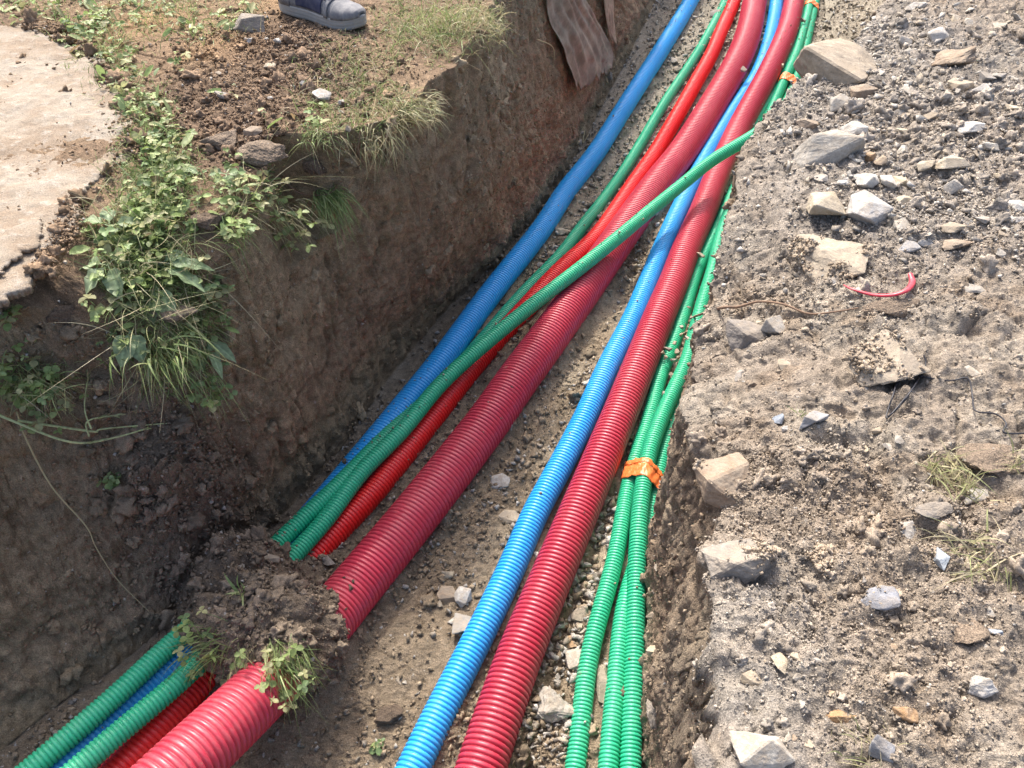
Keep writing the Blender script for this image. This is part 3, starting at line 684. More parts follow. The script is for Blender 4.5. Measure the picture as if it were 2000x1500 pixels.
big(432, 270, 62, 50, 'soil', 'round-topped clod beside the weeds, left of the broken turf hollow', name='soil_clod', cat='clod', thick=.6, blocky=.2, rough=.08)
big(512, 298, 96, 62, 'soil', 'big crumbly clod overhanging the dark hollow in the left bank', name='soil_clod', cat='clod', thick=.6, blocky=.2, rough=.1)
big(618, 322, 46, 44, 'darksoil', 'round dark clod hanging in the hollow of the left bank', name='soil_clod', cat='clod', thick=.9, blocky=.1, rough=.09)
big(498, 255, 38, 26, 'brown', 'flat brown stone on the crumbly soil above the big clod', name='stone', cat='stone', thick=.5)
big(330, 600, 110, 54, 'soil', 'bare soil clod among the dock leaves on the left bank', name='soil_clod', cat='clod', thick=.5, blocky=.2, rough=.1)
big(128, 610, 60, 44, 'darksoil', 'crumbly dark clod under the broken edge of the sandy slab', name='soil_clod', cat='clod', thick=.7, blocky=.1, rough=.1)
big(405, 430, 70, 50, 'darksoil', 'dark cracked clod right of the long dock leaf', name='soil_clod', cat='clod', thick=.7, blocky=.2, rough=.09)
# trench floor
big(978, 941, 38, 32, 'white', 'pale stone lying clean on the floor between the thick crimson and the blue pipe', name='stone', cat='stone', thick=.5, bury=.15)
big(990, 1001, 44, 36, 'tan', 'flat tan stone below the pale stone on the trench floor', name='stone', cat='stone', thick=.4)
big(879, 1121, 25, 21, 'cream', 'small cube-shaped cream stone on the trench floor', name='stone', cat='stone', thick=.9, blocky=.95, bury=.1)
big(907, 1161, 36, 44, 'white', 'pale notched stone leaning on a tan stone on the trench floor', name='stone', cat='stone', thick=.5, bury=.1)
big(873, 1158, 40, 38, 'brown', 'brown stone behind the pale notched stone', name='stone', cat='stone', thick=.5)
big(912, 1215, 52, 62, 'grey', 'large pale grey stone tucked against the blue pipe', thick=.6, npts=9, blocky=.8)
big(1146, 744, 24, 16, 'white', 'pale chip close to the thick crimson pipe in the sunlit floor', name='stone', cat='stone', thick=.6)
big(1098, 448, 34, 20, 'cream', 'light stone under the green pipe beside the left blue pipe', name='stone', cat='stone', thick=.6)
big(1112, 1250, 27, 30, 'orange', 'orange brick chip right of the crimson pipe', name='stone', cat='stone', thick=.5, blocky=.8, npts=9)
big(1122, 1282, 38, 46, 'grey', 'grey flat stone below the orange brick chip', name='stone', cat='stone', thick=.4, blocky=.8)
big(1134, 1200, 40, 34, 'tan', 'yellow tan rounded stone between crimson and green pipes', name='stone', cat='stone', thick=.8)
big(1276, 1267, 24, 28, 'cream', 'cream cube stone right of the green pipes near the wall foot', name='stone', cat='stone', thick=.9, blocky=.9)
big(1172, 1325, 24, 90, 'tan', 'long tan stone wedged between the two green pipes at the bottom', name='stone', cat='stone', thick=.4, blocky=.9)
big(1080, 1372, 76, 74, 'grey', 'crusty grey clod lying between crimson and green pipes near the bottom', name='soil_clod', cat='clod', thick=.6, rough=.12, blocky=.2, bury=.1)
big(642, 1100, 28, 26, 'dark', 'round grey stone at the cut end of the thin red pipe', name='stone', cat='stone', thick=.9, blocky=.1, bury=.1)
big(528, 1092, 44, 24, 'tan', 'tan stone sitting on top of the fallen soil', name='stone', cat='stone', thick=.6, bury=.2)
big(1275, 1385, 28, 60, 'dark', 'dark crumbly lump between the green pipes and the right wall foot', name='soil_clod', cat='clod', thick=.6, blocky=.2, rough=.1)
big(855, 1375, 50, 46, 'darksoil', 'dark round clod left of the blue pipe near the bottom', name='soil_clod', cat='clod', thick=.8, blocky=.1, rough=.08) if False else None
big(760, 1390, 56, 44, 'darksoil', 'dark round clod on the floor left of the blue pipe near the bottom', name='soil_clod', cat='clod', thick=.7, blocky=.1, rough=.08)

# generic small stones (individual) -------------------------------------------------
SM = [rock_mesh(300 + k, [8, 10, 12][k % 3], [.3, .5, .8][k % 3], .05, 1, .03) for k in range(18)]
LMX = 0
LM = [(1640, 115, 'large tan wedge rock'), (1608, 300, 'big pale angular rock'), (1612, 402, 'cream limestone block'), (1688, 410, 'pale flat-topped stone'), (1610, 505, 'wide tan slab'), (1710, 570, 'red plastic strip'),
      (1726, 694, 'half-buried rounded slab'), (1680, 181, 'brown wedge stone'), (1829, 62, 'five-sided light stone'), (1862, 116, 'high brown clod'), (1911, 180, 'white grey-bottomed stone'), (1894, 249, 'long narrow white stone'),
      (1858, 320, 'yellowish cream stone'), (1980, 400, 'white grey border stone'), (1862, 460, 'pair of flat brown plates'), (1774, 478, 'blue grey flat stone'), (1731, 354, 'row of three pale chips'), (1765, 720, 'black wire loop'),
      (1506, 638, 'upright grey rock'), (1586, 820, 'slate pyramid stone'), (1420, 918, 'tan broken rock face'), (1442, 1078, 'big dark boulder'), (1765, 1036, 'pointed white and grey stone'), (1842, 1092, 'dark blue splinter'),
      (1716, 1160, 'slate stone with pale rim'), (1612, 1092, 'whitish rough embedded stone'), (1466, 1322, 'tan box-shaped stone'), (1488, 1472, 'large pale bottom stone'), (1641, 1397, 'larger orange lump'), (1766, 1394, 'smaller orange lump'),
      (1716, 1456, 'upright slate plate'), (1912, 1334, 'creamy white lump'), (1893, 1226, 'flat cracked soil plate'), (1925, 1085, 'dry yellow straw'), (1930, 888, 'wide pale cracked clod'), (1880, 950, 'tilted grey plate'), (1540, 560, 'trench edge above the brown root'), (1900, 562, 'half-covered pale stone'),
      (1790, 12, 'small white top stone'), (1960, 40, 'top right corner'), (1960, 1450, 'bottom right corner'), (1112, 1250, 'orange brick chip'), (1122, 1282, 'grey flat stone by the brick chip'), (1134, 1200, 'yellow tan rounded stone'),
      (1080, 1372, 'crusty grey clod'), (1276, 1267, 'cream cube stone'), (1256, 928, 'middle orange tape'), (1160, 1060, 'crimson pipe below the tape'), (1150, 1450, 'lower end of the green pipes'), (1280, 1050, 'right wall foot below the tape'),
      (1146, 744, 'pale chip on the sunlit floor'), (978, 941, 'pale clean floor stone'), (990, 1001, 'flat tan floor stone'), (879, 1121, 'small cream cube'), (907, 1161, 'pale notched stone'), (912, 1215, 'large pale stone at the blue pipe'),
      (760, 1390, 'dark round floor clod'), (655, 1300, 'fallen soil clump'), (1125, 160, 'grey brown cloth'), (1226, 200, 'left blue pipe below the cloth'), (1330, 60, 'far end of the left blue pipe'), (1098, 448, 'light stone by the left green pipe'), (1180, 330, 'shaded middle of the left blue pipe'),
      (1290, 170, 'sunlit green pipe right of the cloth'), (484, 50, 'dark grey stone left of the shoe'), (627, 188, 'bright white stone'), (640, 60, 'shoe'), (525, 131, 'small cream stone with moss'), (436, 186, 'flat pale stone behind a weed'), (512, 298, 'big crumbly clod'), (740, 180, 'jutting grassy corner'),
      (80, 200, 'middle of the sandy slab'), (80, 440, 'thin pale layer on the slab'), (1180, 150, 'narrow tan cloth strip')]
SMALL = []
def scatter(n, boxes, mats, lab, group, smin, smax, seed, thick=(.35, .9), p=2.2):
    r = random.Random(seed); k = 0
    tot = sum(b[4] for b in boxes)
    while k < n:
        u = r.uniform(0, tot)
        for b in boxes:
            u -= b[4]
            if u <= 0: break
        px, py = r.uniform(b[0], b[2]), r.uniform(b[1], b[3])
        s = smin + (smax - smin) * r.random() ** p
        asp = r.uniform(.55, 1.0); mat, l = r.choice(mats)
        o = place_rock(r.choice(SM), 'stone', px, py, s, s * asp * .9, mat, lab % l, 'stone', group % l if '%' in group else group,
                   rot=r.uniform(0, 360), thick=r.uniform(*thick), bury=r.uniform(.32, .6), tiltx=r.uniform(-20, 20))
        SMALL.append((o, px, py, s, l)); k += 1
def label_small():
    D_ = {}
    for o, px, py, s, l in SMALL:
        lx, ly, nm = min(LM, key=lambda q: (q[0] - px) ** 2 + (q[1] - py) ** 2); dx, dy = px - lx, py - ly
        side = ('right of' if dx > 0 else 'left of') if abs(dx) > 1.9 * abs(dy) else ('below' if dy > 0 else 'above') if abs(dy) > 1.9 * abs(dx) else ('below and ' if dy > 0 else 'above and ') + ('right of' if dx > 0 else 'left of')
        D_.setdefault((l, side, nm), []).append((s, o))
    ords = ['largest', 'second largest', 'third largest', 'fourth largest', 'fifth largest', 'sixth largest', 'seventh largest', 'eighth largest', 'ninth largest']
    for (l, side, nm), v in D_.items():
        v.sort(key=lambda q: -q[0])
        for k, (s, o) in enumerate(v):
            o['label'] = ('small %s stone %s the %s' % (l, side, nm)) if len(v) == 1 else '%s small %s stone %s the %s' % (ords[min(k, 8)], l, side, nm)
            w_ = o['label'].split()
            if len(w_) > 16: o['label'] = ' '.join(w for w in w_ if w not in ('small', 'the'))
A, Bc = ('pale', 'pale'), ('grey', 'grey')
scatter(120, [(1690, 10, 2000, 480, 6), (1560, 250, 1990, 560, 3), (1420, 620, 1560, 760, .8), (1560, 560, 2000, 900, .8)],
        [A, Bc, Bc, ('tan', 'tan'), ('cream', 'cream')], 'small %s stone scattered in the gravelly upper half of the right bank', 'small %s stones in the gravel of the right bank', 11, 34, 7)
scatter(46, [(1400, 1080, 1700, 1490, 3), (1650, 850, 1990, 1490, 3)],
        [A, Bc, ('brown', 'brown'), ('tan', 'tan')], 'small %s stone lying in the crumbly lower half of the right bank', 'small %s stones in the lower right bank', 9, 30, 8)
scatter(66, [(1155, 960, 1205, 1100, 2.5), (1110, 1100, 1172, 1230, 3), (1075, 1210, 1140, 1330, 2.6), (1030, 1320, 1108, 1495, 2), (1168, 1290, 1182, 1480, .6), (1265, 940, 1300, 1340, .8)],
        [A, Bc, Bc, ('tan', 'tan'), ('dark', 'dark')], 'small %s stone in the gravel between the crimson and green pipes', 'small %s stones between the crimson and green pipes', 12, 34, 9)
scatter(44, [(1190, 60, 1330, 240, 2), (1130, 250, 1260, 420, 2), (1290, 20, 1400, 140, 1.4), (1040, 400, 1130, 520, .8)],
        [A, Bc, Bc, ('dark', 'dark'), ('tan', 'tan')], 'small %s stone in the gravel beside the left blue pipe', 'small %s stones beside the left blue pipe', 8, 26, 10)
scatter(26, [(900, 800, 1130, 1200, 2), (700, 1150, 900, 1450, 1)],
        [Bc, ('brown', 'brown'), ('tan', 'tan')], 'small %s stone on the open floor between the thick crimson and blue pipes', 'small %s stones on the open trench floor', 8, 22, 12)
scatter(22, [(380, 80, 800, 280, 2), (20, 80, 220, 560, .3)],
        [A, ('tan', 'tan'), ('brown', 'brown')], 'small %s pebble on the trodden left bank', 'small %s pebbles on the left bank', 6, 15, 13)

label_small()

# crumbs of soil lying on the pipes
def on_pipe(px, py, s, mat, label, group, z, rr, seed):
    p = WR_(px, py, z + rr)
    place_rock(SM[seed % 18], 'soil_crumb', px, py, s, s * .8, mat, label, 'crumb', group, pos=p, rot=seed * 40, thick=.9, bury=.15)
ORD = ['first', 'second', 'third', 'fourth', 'fifth', 'sixth', 'seventh', 'eighth', 'ninth', 'tenth', 'eleventh', 'twelfth', 'thirteenth', 'fourteenth', 'fifteenth']
CY = [684, 672, 690, 664, 706, 733, 700, 640, 622, 502, 655, 768, 795, 602, 690.5]; DY = [1149, 1162, 1182, 1192, 1136, 1128, 1170, 1190]
for k, (x, y, s) in enumerate([(1305, 684, 18), (1318, 672, 13), (1322, 690, 14), (1342, 664, 15), (1317, 706, 17), (1311, 733, 12), (1300, 700, 11), (1331, 640, 10), (1352, 622, 12), (1368, 502, 18), (1330, 655, 9), (1296, 768, 8), (1288, 795, 8), (1345, 602, 9), (1294, 690, 10)]):
    on_pipe(x, y, s, ['dark', 'tan', 'brown', 'grey'][k % 4], 'dry earth crumb on the green pipes beside the bank, %s from the top' % ORD[sorted(range(15), key=lambda q: CY[q]).index(k)], 'crumbs on the green pipes', -1.74, .028, k)
for k, (x, y, s) in enumerate([(685, 1149, 14), (660, 1162, 18), (648, 1182, 13), (655, 1192, 16), (690, 1136, 8), (672, 1128, 7), (640, 1170, 13), (676, 1190, 7)]):
    on_pipe(x, y, s, 'darksoil', 'dark earth crumb on the thick crimson pipe by the clump, %s from the top' % ORD[sorted(range(8), key=lambda q: DY[q]).index(k)], 'crumbs on the thick crimson pipe', -1.70, .058, k + 3)
on_pipe(1453, 140, 16, 'dark', 'dirty stone caught between the thick crimson and the blue pipe high up', None, -1.72, .05, 5)
on_pipe(1366, 133 + 140, 8, 'white', 'tiny pale chip on the blue pipe under the crossing green pipe', None, -1.74, .035, 6)
on_pipe(673, 902, 13, 'darksoil', 'dark crumb on the left blue pipe close to its buried end', None, -1.735, .04, 7)
on_pipe(881, 728, 10, 'darksoil', 'dark crumb between the left green pipe and the thin red pipe', None, -1.74, .03, 8)
on_pipe(1568, 42, 11, 'dark', 'dark crumb on the green pipes between the two upper tapes', None, -1.74, .03, 9)
on_pipe(1542, 90, 8, 'white', 'pale chip beside the far crimson pipe above the upper tape', None, -1.74, .03, 10)
on_pipe(1527, 130, 9, 'cream', 'cream chip left of the green pipes just above the upper tape', None, -1.74, .03, 11)
on_pipe(1484, 206, 10, 'cream', 'cream chip at the tip of the bank where the green pipes vanish', None, -1.74, .03, 12)

# ------------------------------------------------------------ fine crumbs: uncountable stuff, one mesh per kind of ground
def crumb_bases(n=10):
    out = []
    for k in range(n):
        bm = bmesh.new(); r = random.Random(900 + k)
        for _ in range(7):
            v = Vector((r.gauss(0, 1), r.gauss(0, 1), r.gauss(0, 1))).normalized() * r.uniform(.75, 1.1); bm.verts.new(v)
        res = bmesh.ops.convex_hull(bm, input=bm.verts)
        bmesh.ops.delete(bm, geom=[g for g in res['geom_interior'] if isinstance(g, bmesh.types.BMVert)], context='VERTS')
        bm.verts.index_update()
        out.append((np.array([v.co for v in bm.verts]), np.array([[v.index for v in f.verts] for f in bm.faces]))); bm.free()
    return out
CB = crumb_bases()
def clod_bases(n=8):
    out = []
    for k in range(n):
        bm = bmesh.new(); bmesh.ops.create_icosphere(bm, subdivisions=3, radius=1); off = Vector((k * 7.3, 0, 0))
        for v in bm.verts:
            a = mnoise.fractal(v.co * 1.3 + off, 1, 2, 4) * .85; d_ = mnoise.voronoi(v.co * 1.8 + off)[0]; v.co *= max(.35, 1 + a + .45 * (.45 - d_[0]) + .22 * mnoise.noise(v.co * 5 + off))
        bm.verts.index_update(); out.append((np.array([v.co for v in bm.verts]), np.array([[v.index for v in f.verts] for f in bm.faces]))); bm.free()
    return out
CLB = clod_bases()
area = np.linalg.norm(np.cross(np.gradient(TG, axis=0), np.gradient(TG, axis=1)), axis=2).reshape(-1)
vis = (PX > -120) & (PX < 2120) & (PY > -120) & (PY < 1620)
def crumbs(name, n, mask, smin, smax, palette, pw=3.0, wt=None, sink=.25, pale=.06, flatten=0, bases=None):
    CBs = bases or CB
    idx = np.nonzero(mask & vis)[0]; w = area[idx] / np.maximum(dep[idx], .6) ** .6
    if wt is not None: w = w * wt[idx]
    w = w / w.sum(); pick = rng.choice(idx, n, p=w)
    s = smin + (smax - smin) * rng.random(n) ** pw
    s *= np.clip(dep[pick] / 1.2, .8, 1.6)
    q = rng.normal(size=(n, 4)); q[:, 1:3] *= (1 - .8 * flatten); q /= np.linalg.norm(q, axis=1)[:, None]; a, b, c, d = q.T
    R = np.stack([np.stack([1 - 2 * (c * c + d * d), 2 * (b * c - a * d), 2 * (b * d + a * c)], -1),
                  np.stack([2 * (b * c + a * d), 1 - 2 * (b * b + d * d), 2 * (c * d - a * b)], -1),
                  np.stack([2 * (b * d - a * c), 2 * (c * d + a * b), 1 - 2 * (b * b + c * c)], -1)], 1)
    an = rng.uniform(.55, 1.1, (n, 3)) * s[:, None] * .5; an[:, 2] *= 1 - .5 * flatten; an[:, 0] *= 1.2
    cen = P[pick] + TNf[pick] * (s * (.5 - sink))[:, None] + rng.normal(size=(n, 3)) * .002
    pal = np.array(palette); base = C[pick] * rng.uniform(.75, 1.25, (n, 1))
    kk = rng.random(n) < pale
    base[kk] = pal[rng.integers(0, len(pal), kk.sum())] * rng.uniform(.8, 1.15, (kk.sum(), 1))
    Vs, Fs, Cs, off = [], [], [], 0
    which = rng.integers(0, len(CBs), n)
    for k, (bv, bf) in enumerate(CBs):
        m = which == k; nn = m.sum()
        if not nn: continue
        v = np.einsum('nij,nvj->nvi', R[m], bv[None] * an[m][:, None, :]) + cen[m][:, None, :]
        Vs.append(v.reshape(-1, 3)); Cs.append(np.repeat(base[m], len(bv), 0))
        Fs.append((bf[None] + (off + np.arange(nn) * len(bv))[:, None, None]).reshape(-1, 3)); off += nn * len(bv)
    o = mesh_np(name, np.vstack(Vs), np.vstack(Fs), M_CRUMB, col=np.clip(np.vstack(Cs), .02, .75), smooth=False)
    return tag(o, kind='stuff')
full = np.zeros(len(P)); 
def expand(a): z = np.zeros(len(P)); z[near] = a; return z
zf = expand(zone); cl = expand(crumb_l); crr = expand(crumb_r); gr = expand(grav_r)
pale = [(.40, .375, .33), (.36, .31, .245), (.30, .275, .24), (.44, .415, .375)]
crumbs('soil_crumbs', 26000, (REG == 4) & (PY > 380), .002, .009, pale, 2.4, .10 + zf * .5 + crr * 2.4, pale=.05, sink=.35)
crumbs('soil_clods', 420, (REG == 4), .010, .026, pale, 2.2, .04 + zf * .15 + crr * 1.8, pale=.0, sink=.5, bases=CLB)
crumbs('gravel', 15000, (REG == 4) & (PY < 620), .002, .010, pale, 2.2, .2 + gr * 2.0 + zf * .4, pale=.22, flatten=.5, sink=.35)
crumbs('gravel', 800, (REG == 4) & (PY < 620), .010, .026, pale, 2.2, .1 + gr * 2.5 + zf * .3, pale=.6, flatten=.9, sink=.35)
fg = expand(dist_px(Pn, [(W(1180, 1030, FLOOR), .07), (W(1140, 1150, FLOOR), .07), (W(1100, 1280, FLOOR), .07), (W(1070, 1420, FLOOR), .08)]))
crumbs('gravel', 900, (REG == 2) & (fg > .2), .006, .026, pale, 1.8, fg, pale=.7, flatten=.8, sink=.3)
crumbs('soil_crumbs', 7000, (REG == 3), .002, .010, pale, 3, pale=.04)
crumbs('soil_clods', 120, (REG == 3), .010, .026, pale, 2, pale=0, sink=.55, bases=CLB)
crumbs('gravel', 21000, (REG == 2) & (PY > 480), .002, .017, pale, 3.4, .35 + zf, pale=.22, flatten=.4, sink=.35)
crumbs('soil_clods', 200, (REG == 2), .010, .030, pale, 2, pale=0, sink=.5, bases=CLB)
crumbs('gravel', 13000, (REG == 2) & (PY <= 520), .004, .022, pale, 2.6, pale=.45, flatten=.6)
crumbs('soil_crumbs', 11000, (REG == 0), .002, .009, pale, 2.4, .10 + cl * 3 + zf * .2, pale=.03)
crumbs('soil_clods', 300, (REG == 0), .008, .022, pale, 2.4, .05 + cl * 2, pale=.0, sink=.45, bases=CLB)
crumbs('soil_crumbs', 6000, (REG == 1), .002, .009, pale, 3, .2 + zf, pale=.03)
crumbs('soil_clods', 250, (REG == 1), .010, .030, pale, 2.4, .3 + zf, pale=.0, sink=.6, bases=CLB)

def crumbs_on(objs, n, n2, col):
    global P, TNf, REG, C, area, vis, dep
    keep = (P, TNf, REG, C, area, vis, dep); bpy.context.view_layer.update(); pp, qq, ww = [], [], []
    for o in objs:
        me = o.data; M = o.matrix_world; N3 = M.to_3x3().inverted().transposed()
        for f in me.polygons:
            nn = (N3 @ f.normal).normalized()
            if nn.z < .45: continue
            vs = [M @ me.vertices[k].co for k in f.vertices]; ar = (vs[1] - vs[0]).cross(vs[2] - vs[0]).length
            for _ in range(max(1, int(ar * 60000))):
                a, b = random.random(), random.random()
                if a + b > 1: a, b = 1 - a, 1 - b
                pp.append(vs[0] + (vs[1] - vs[0]) * a + (vs[2] - vs[0]) * b); qq.append(nn); ww.append(1)
    P = np.array(pp); TNf = np.array(qq); k = len(P)
    nz = fbm(P, 14, 3, 91)
    REG = np.zeros(k, int); C = np.tile(np.array(col), (k, 1)); area = sstep(.0, .25, nz) + .01; vis = np.ones(k, bool); dep = P[:, 1] * CP - P[:, 2] * SP
    crumbs('soil_crumbs', n, REG == 0, .002, .010, pale, 2.2, pale=.04)
    crumbs('soil_clods', n2, REG == 0, .008, .018, pale, 2, pale=0, sink=.4, bases=CLB)
    P, TNf, REG, C, area, vis, dep = keep
crumbs_on([o for o in bpy.data.objects if o.name.startswith('rock') and any(t in str(o.get('label')) for t in ('wide flat tan slab', 'half-buried rounded', 'big dark boulder', 'tan broken rock face', 'slate stone with a pale rim', 'whitish rough'))], 2600, 40, (.36, .29, .215))

def crumbs_on_pipes():
    global P, TNf, REG, C, area, vis, dep
    keep = (P, TNf, REG, C, area, vis, dep); pp, qq, ww = [], [], []
    for nm_, cl_ in PIPES.items():
        rr_ = .062 if nm_.startswith('thickest') else .0525 if nm_.startswith('crimson') else .041 if nm_.startswith('thick blue') else .036 if nm_.startswith('blue') else .033 if 'thin bright' in nm_ and nm_.startswith('thin') else .0235
        q = cl_[::6]; T_ = np.gradient(q, axis=0); T_ /= np.linalg.norm(T_, axis=1)[:, None]; S__ = np.cross(T_, (0, 0, 1.0)); S__ /= np.linalg.norm(S__, axis=1)[:, None]; U__ = np.cross(S__, T_)
        for rep_ in range(3):
            a_ = rng.normal(size=len(q)) * .55; nn = S__ * np.sin(a_)[:, None] + U__ * np.cos(a_)[:, None]; pp.append(q + nn * rr_ * .955); qq.append(nn)
    P = np.vstack(pp); TNf = np.vstack(qq); k = len(P); ok_ = TNf[:, 2] > .3; P = P[ok_]; TNf = TNf[ok_]; k = len(P); cz = fbm(P, 2.6, 3, 131)
    REG = np.zeros(k, int); C = np.tile(np.array((.33, .265, .195)), (k, 1)); area = sstep(.0, .45, cz) ** 2 + .03; vis = np.ones(k, bool); dep = P[:, 1] * CP - P[:, 2] * SP
    crumbs('soil_crumbs', 1500, REG == 0, .0015, .007, pale, 2.6, pale=.15)
    P, TNf, REG, C, area, vis, dep = keep
crumbs_on_pipes()

# ------------------------------------------------------------ sandy stone slabs on the left bank
crumbs('soil_crumbs', 3800, np.isin(REG, (1, 2)) & (slw > .25), .002, .012, pale, 2.2, slw, pale=.03)
crumbs('soil_clods', 160, np.isin(REG, (1, 2)) & (slw > .3), .010, .030, pale, 2, slw, pale=0, sink=.4, bases=CLB)
def slab_mat():
    m, nt, p = new_mat('sandy_stone'); pos = nt.nodes.new('ShaderNodeNewGeometry').outputs['Position']
    n1 = tex_noise(nt, pos, 7, 6, .65); n2 = tex_noise(nt, pos, 40, 6, .7); n3 = tex_noise(nt, pos, 350, 3, .6)
    c = mixc(nt, 'MIX', ramp(nt, n1, [(.4, g3(0)), (.58, g3(1))]), (.28, .22, .16), (.34, .295, .235))
    c = mixc(nt, 'MIX', ramp(nt, n2, [(.52, g3(0)), (.68, g3(.75))]), c, (.41, .375, .32))
    c = mixc(nt, 'MULTIPLY', 1.0, c, ramp(nt, n3, [(.3, g3(.75)), (.7, g3(1.2))]))
    nt.links.new(c, p.inputs['Base Color']); p.inputs['Roughness'].default_value = .95; p.inputs['Specular IOR Level'].default_value = .2
    b = bump(nt, n2, .6, .012); b = bump(nt, n3, .7, .003, b); nt.links.new(b, p.inputs['Normal']); return m
M_SLAB = slab_mat()
def in_poly(X, Y, poly):
    c = np.zeros(X.shape, bool); n = len(poly)
    for i in range(n):
        x1, y1 = poly[i]; x2, y2 = poly[(i + 1) % n]
        if y1 == y2: continue
        c ^= ((y1 > Y) != (y2 > Y)) & (X < (x2 - x1) * (Y - y1) / (y2 - y1) + x1)
    return c
def slab(pxpoly, z, thick, label, res=.0045, seed=0, amp=.006, name='stone_slab', jit=1.0):
    poly = [W(x, y, z)[:2] for x, y in pxpoly]; a = np.array(poly); lo_, hi_ = a.min(0) - .03, a.max(0) + .03
    xs = np.arange(lo_[0], hi_[0], res); ys = np.arange(lo_[1], hi_[1], res); X, Y = np.meshgrid(xs, ys, indexing='ij')
    Q = np.stack([X.ravel(), Y.ravel(), np.zeros(X.size)], 1)
    jx = fbm(Q, 11, 5, seed + 1, .65) * .11 + fbm(Q, 70, 3, seed + 5, .8) * .010; jy = fbm(Q, 11, 5, seed + 2, .65) * .11 + fbm(Q, 70, 3, seed + 6, .8) * .010
    jx, jy = jx * jit, jy * jit
    ins = in_poly(X + jx.reshape(X.shape), Y + jy.reshape(X.shape), poly)
    # distance from the rim by repeated erosion rounds the edge
    er = ins.astype(float); acc = er.copy()
    for k in range(5):
        e = er.copy(); e[1:] = np.minimum(e[1:], er[:-1]); e[:-1] = np.minimum(e[:-1], er[1:]); e[:, 1:] = np.minimum(e[:, 1:], er[:, :-1]); e[:, :-1] = np.minimum(e[:, :-1], er[:, 1:]); er = e; acc += er
    h = fbm(Q, 5, 4, seed) * amp * 1.6 + fbm(Q, 30, 4, seed + 9) * amp * .7
    Z = z + h.reshape(X.shape) - (1 - acc / 6) ** 2 * .005
    id_ = np.full(X.shape, -1); id_[ins] = np.arange(ins.sum()); n = ins.sum()
    top = np.stack([X[ins], Y[ins], Z[ins]], 1); bot = top.copy(); bot[:, 2] = z - thick
    qd = ins[:-1, :-1] & ins[1:, :-1] & ins[1:, 1:] & ins[:-1, 1:]
    f = np.stack([id_[:-1, :-1][qd], id_[1:, :-1][qd], id_[1:, 1:][qd], id_[:-1, 1:][qd]], 1)
    E = {}
    ed = np.vstack([f[:, [0, 1]], f[:, [1, 2]], f[:, [2, 3]], f[:, [3, 0]]])
    key = set(map(tuple, ed)); side = [(u, v) for u, v in key if (v, u) not in key]
    side = np.array(side); F2 = np.stack([side[:, 1], side[:, 0], side[:, 0] + n, side[:, 1] + n], 1)
    o = mesh_np(name, np.vstack([top, bot]), np.vstack([f, F2, f[:, ::-1] + n]), M_SLAB, smooth=False)
    return tag(o, label, 'slab', 'sandy stone slabs on the left bank')
slab([(-520, 20), (-60, 40), (60, 46), (120, 66), (185, 115), (232, 172), (245, 225), (235, 262), (262, 282), (238, 310), (170, 372), (135, 415), (128, 455), (100, 505), (62, 552), (10, 570), (-120, 585), (-700, 620)],
     -.893, .018, 'large sandy pale stone slab with a broken edge covering the left bank', seed=3, jit=.7)
slab([(-560, 560), (-200, 520), (-40, 470), (30, 432), (86, 418), (82, 448), (52, 480), (0, 520), (-60, 556), (-300, 580)],
     -.884, .008, 'thin paler stone layer lying on the near corner of the large slab', seed=13, amp=.003, jit=.35)

edge_px = [(60, 46), (120, 66), (185, 115), (232, 172), (245, 225), (235, 262), (262, 282), (238, 310), (170, 372), (135, 415), (128, 455), (100, 505), (62, 552), (10, 570), (-60, 578)]
ee = catmull(np.array([W(x, y, -.893) for x, y in edge_px]), 8); em = np.zeros(len(P))
for q in ee: em = np.maximum(em, np.exp(-((P[:, 0] - q[0]) ** 2 + (P[:, 1] - q[1]) ** 2) / .022 ** 2))
Psave = P[:, 2].copy(); P[:, 2] = np.maximum(P[:, 2], np.where(em > .05, -.894, -9))
emn = em * sstep(-.1, .25, fbm(P, 9, 3, 151))
crumbs('soil_crumbs', 2600, (REG == 0) & (em > .1), .002, .010, pale, 2.4, emn + .04 * em, pale=.03, sink=.3)
crumbs('soil_clods', 55, (REG == 0) & (em > .2), .008, .026, pale, 2, em, pale=0, sink=.4, bases=CLB)
P[:, 2] = Psave

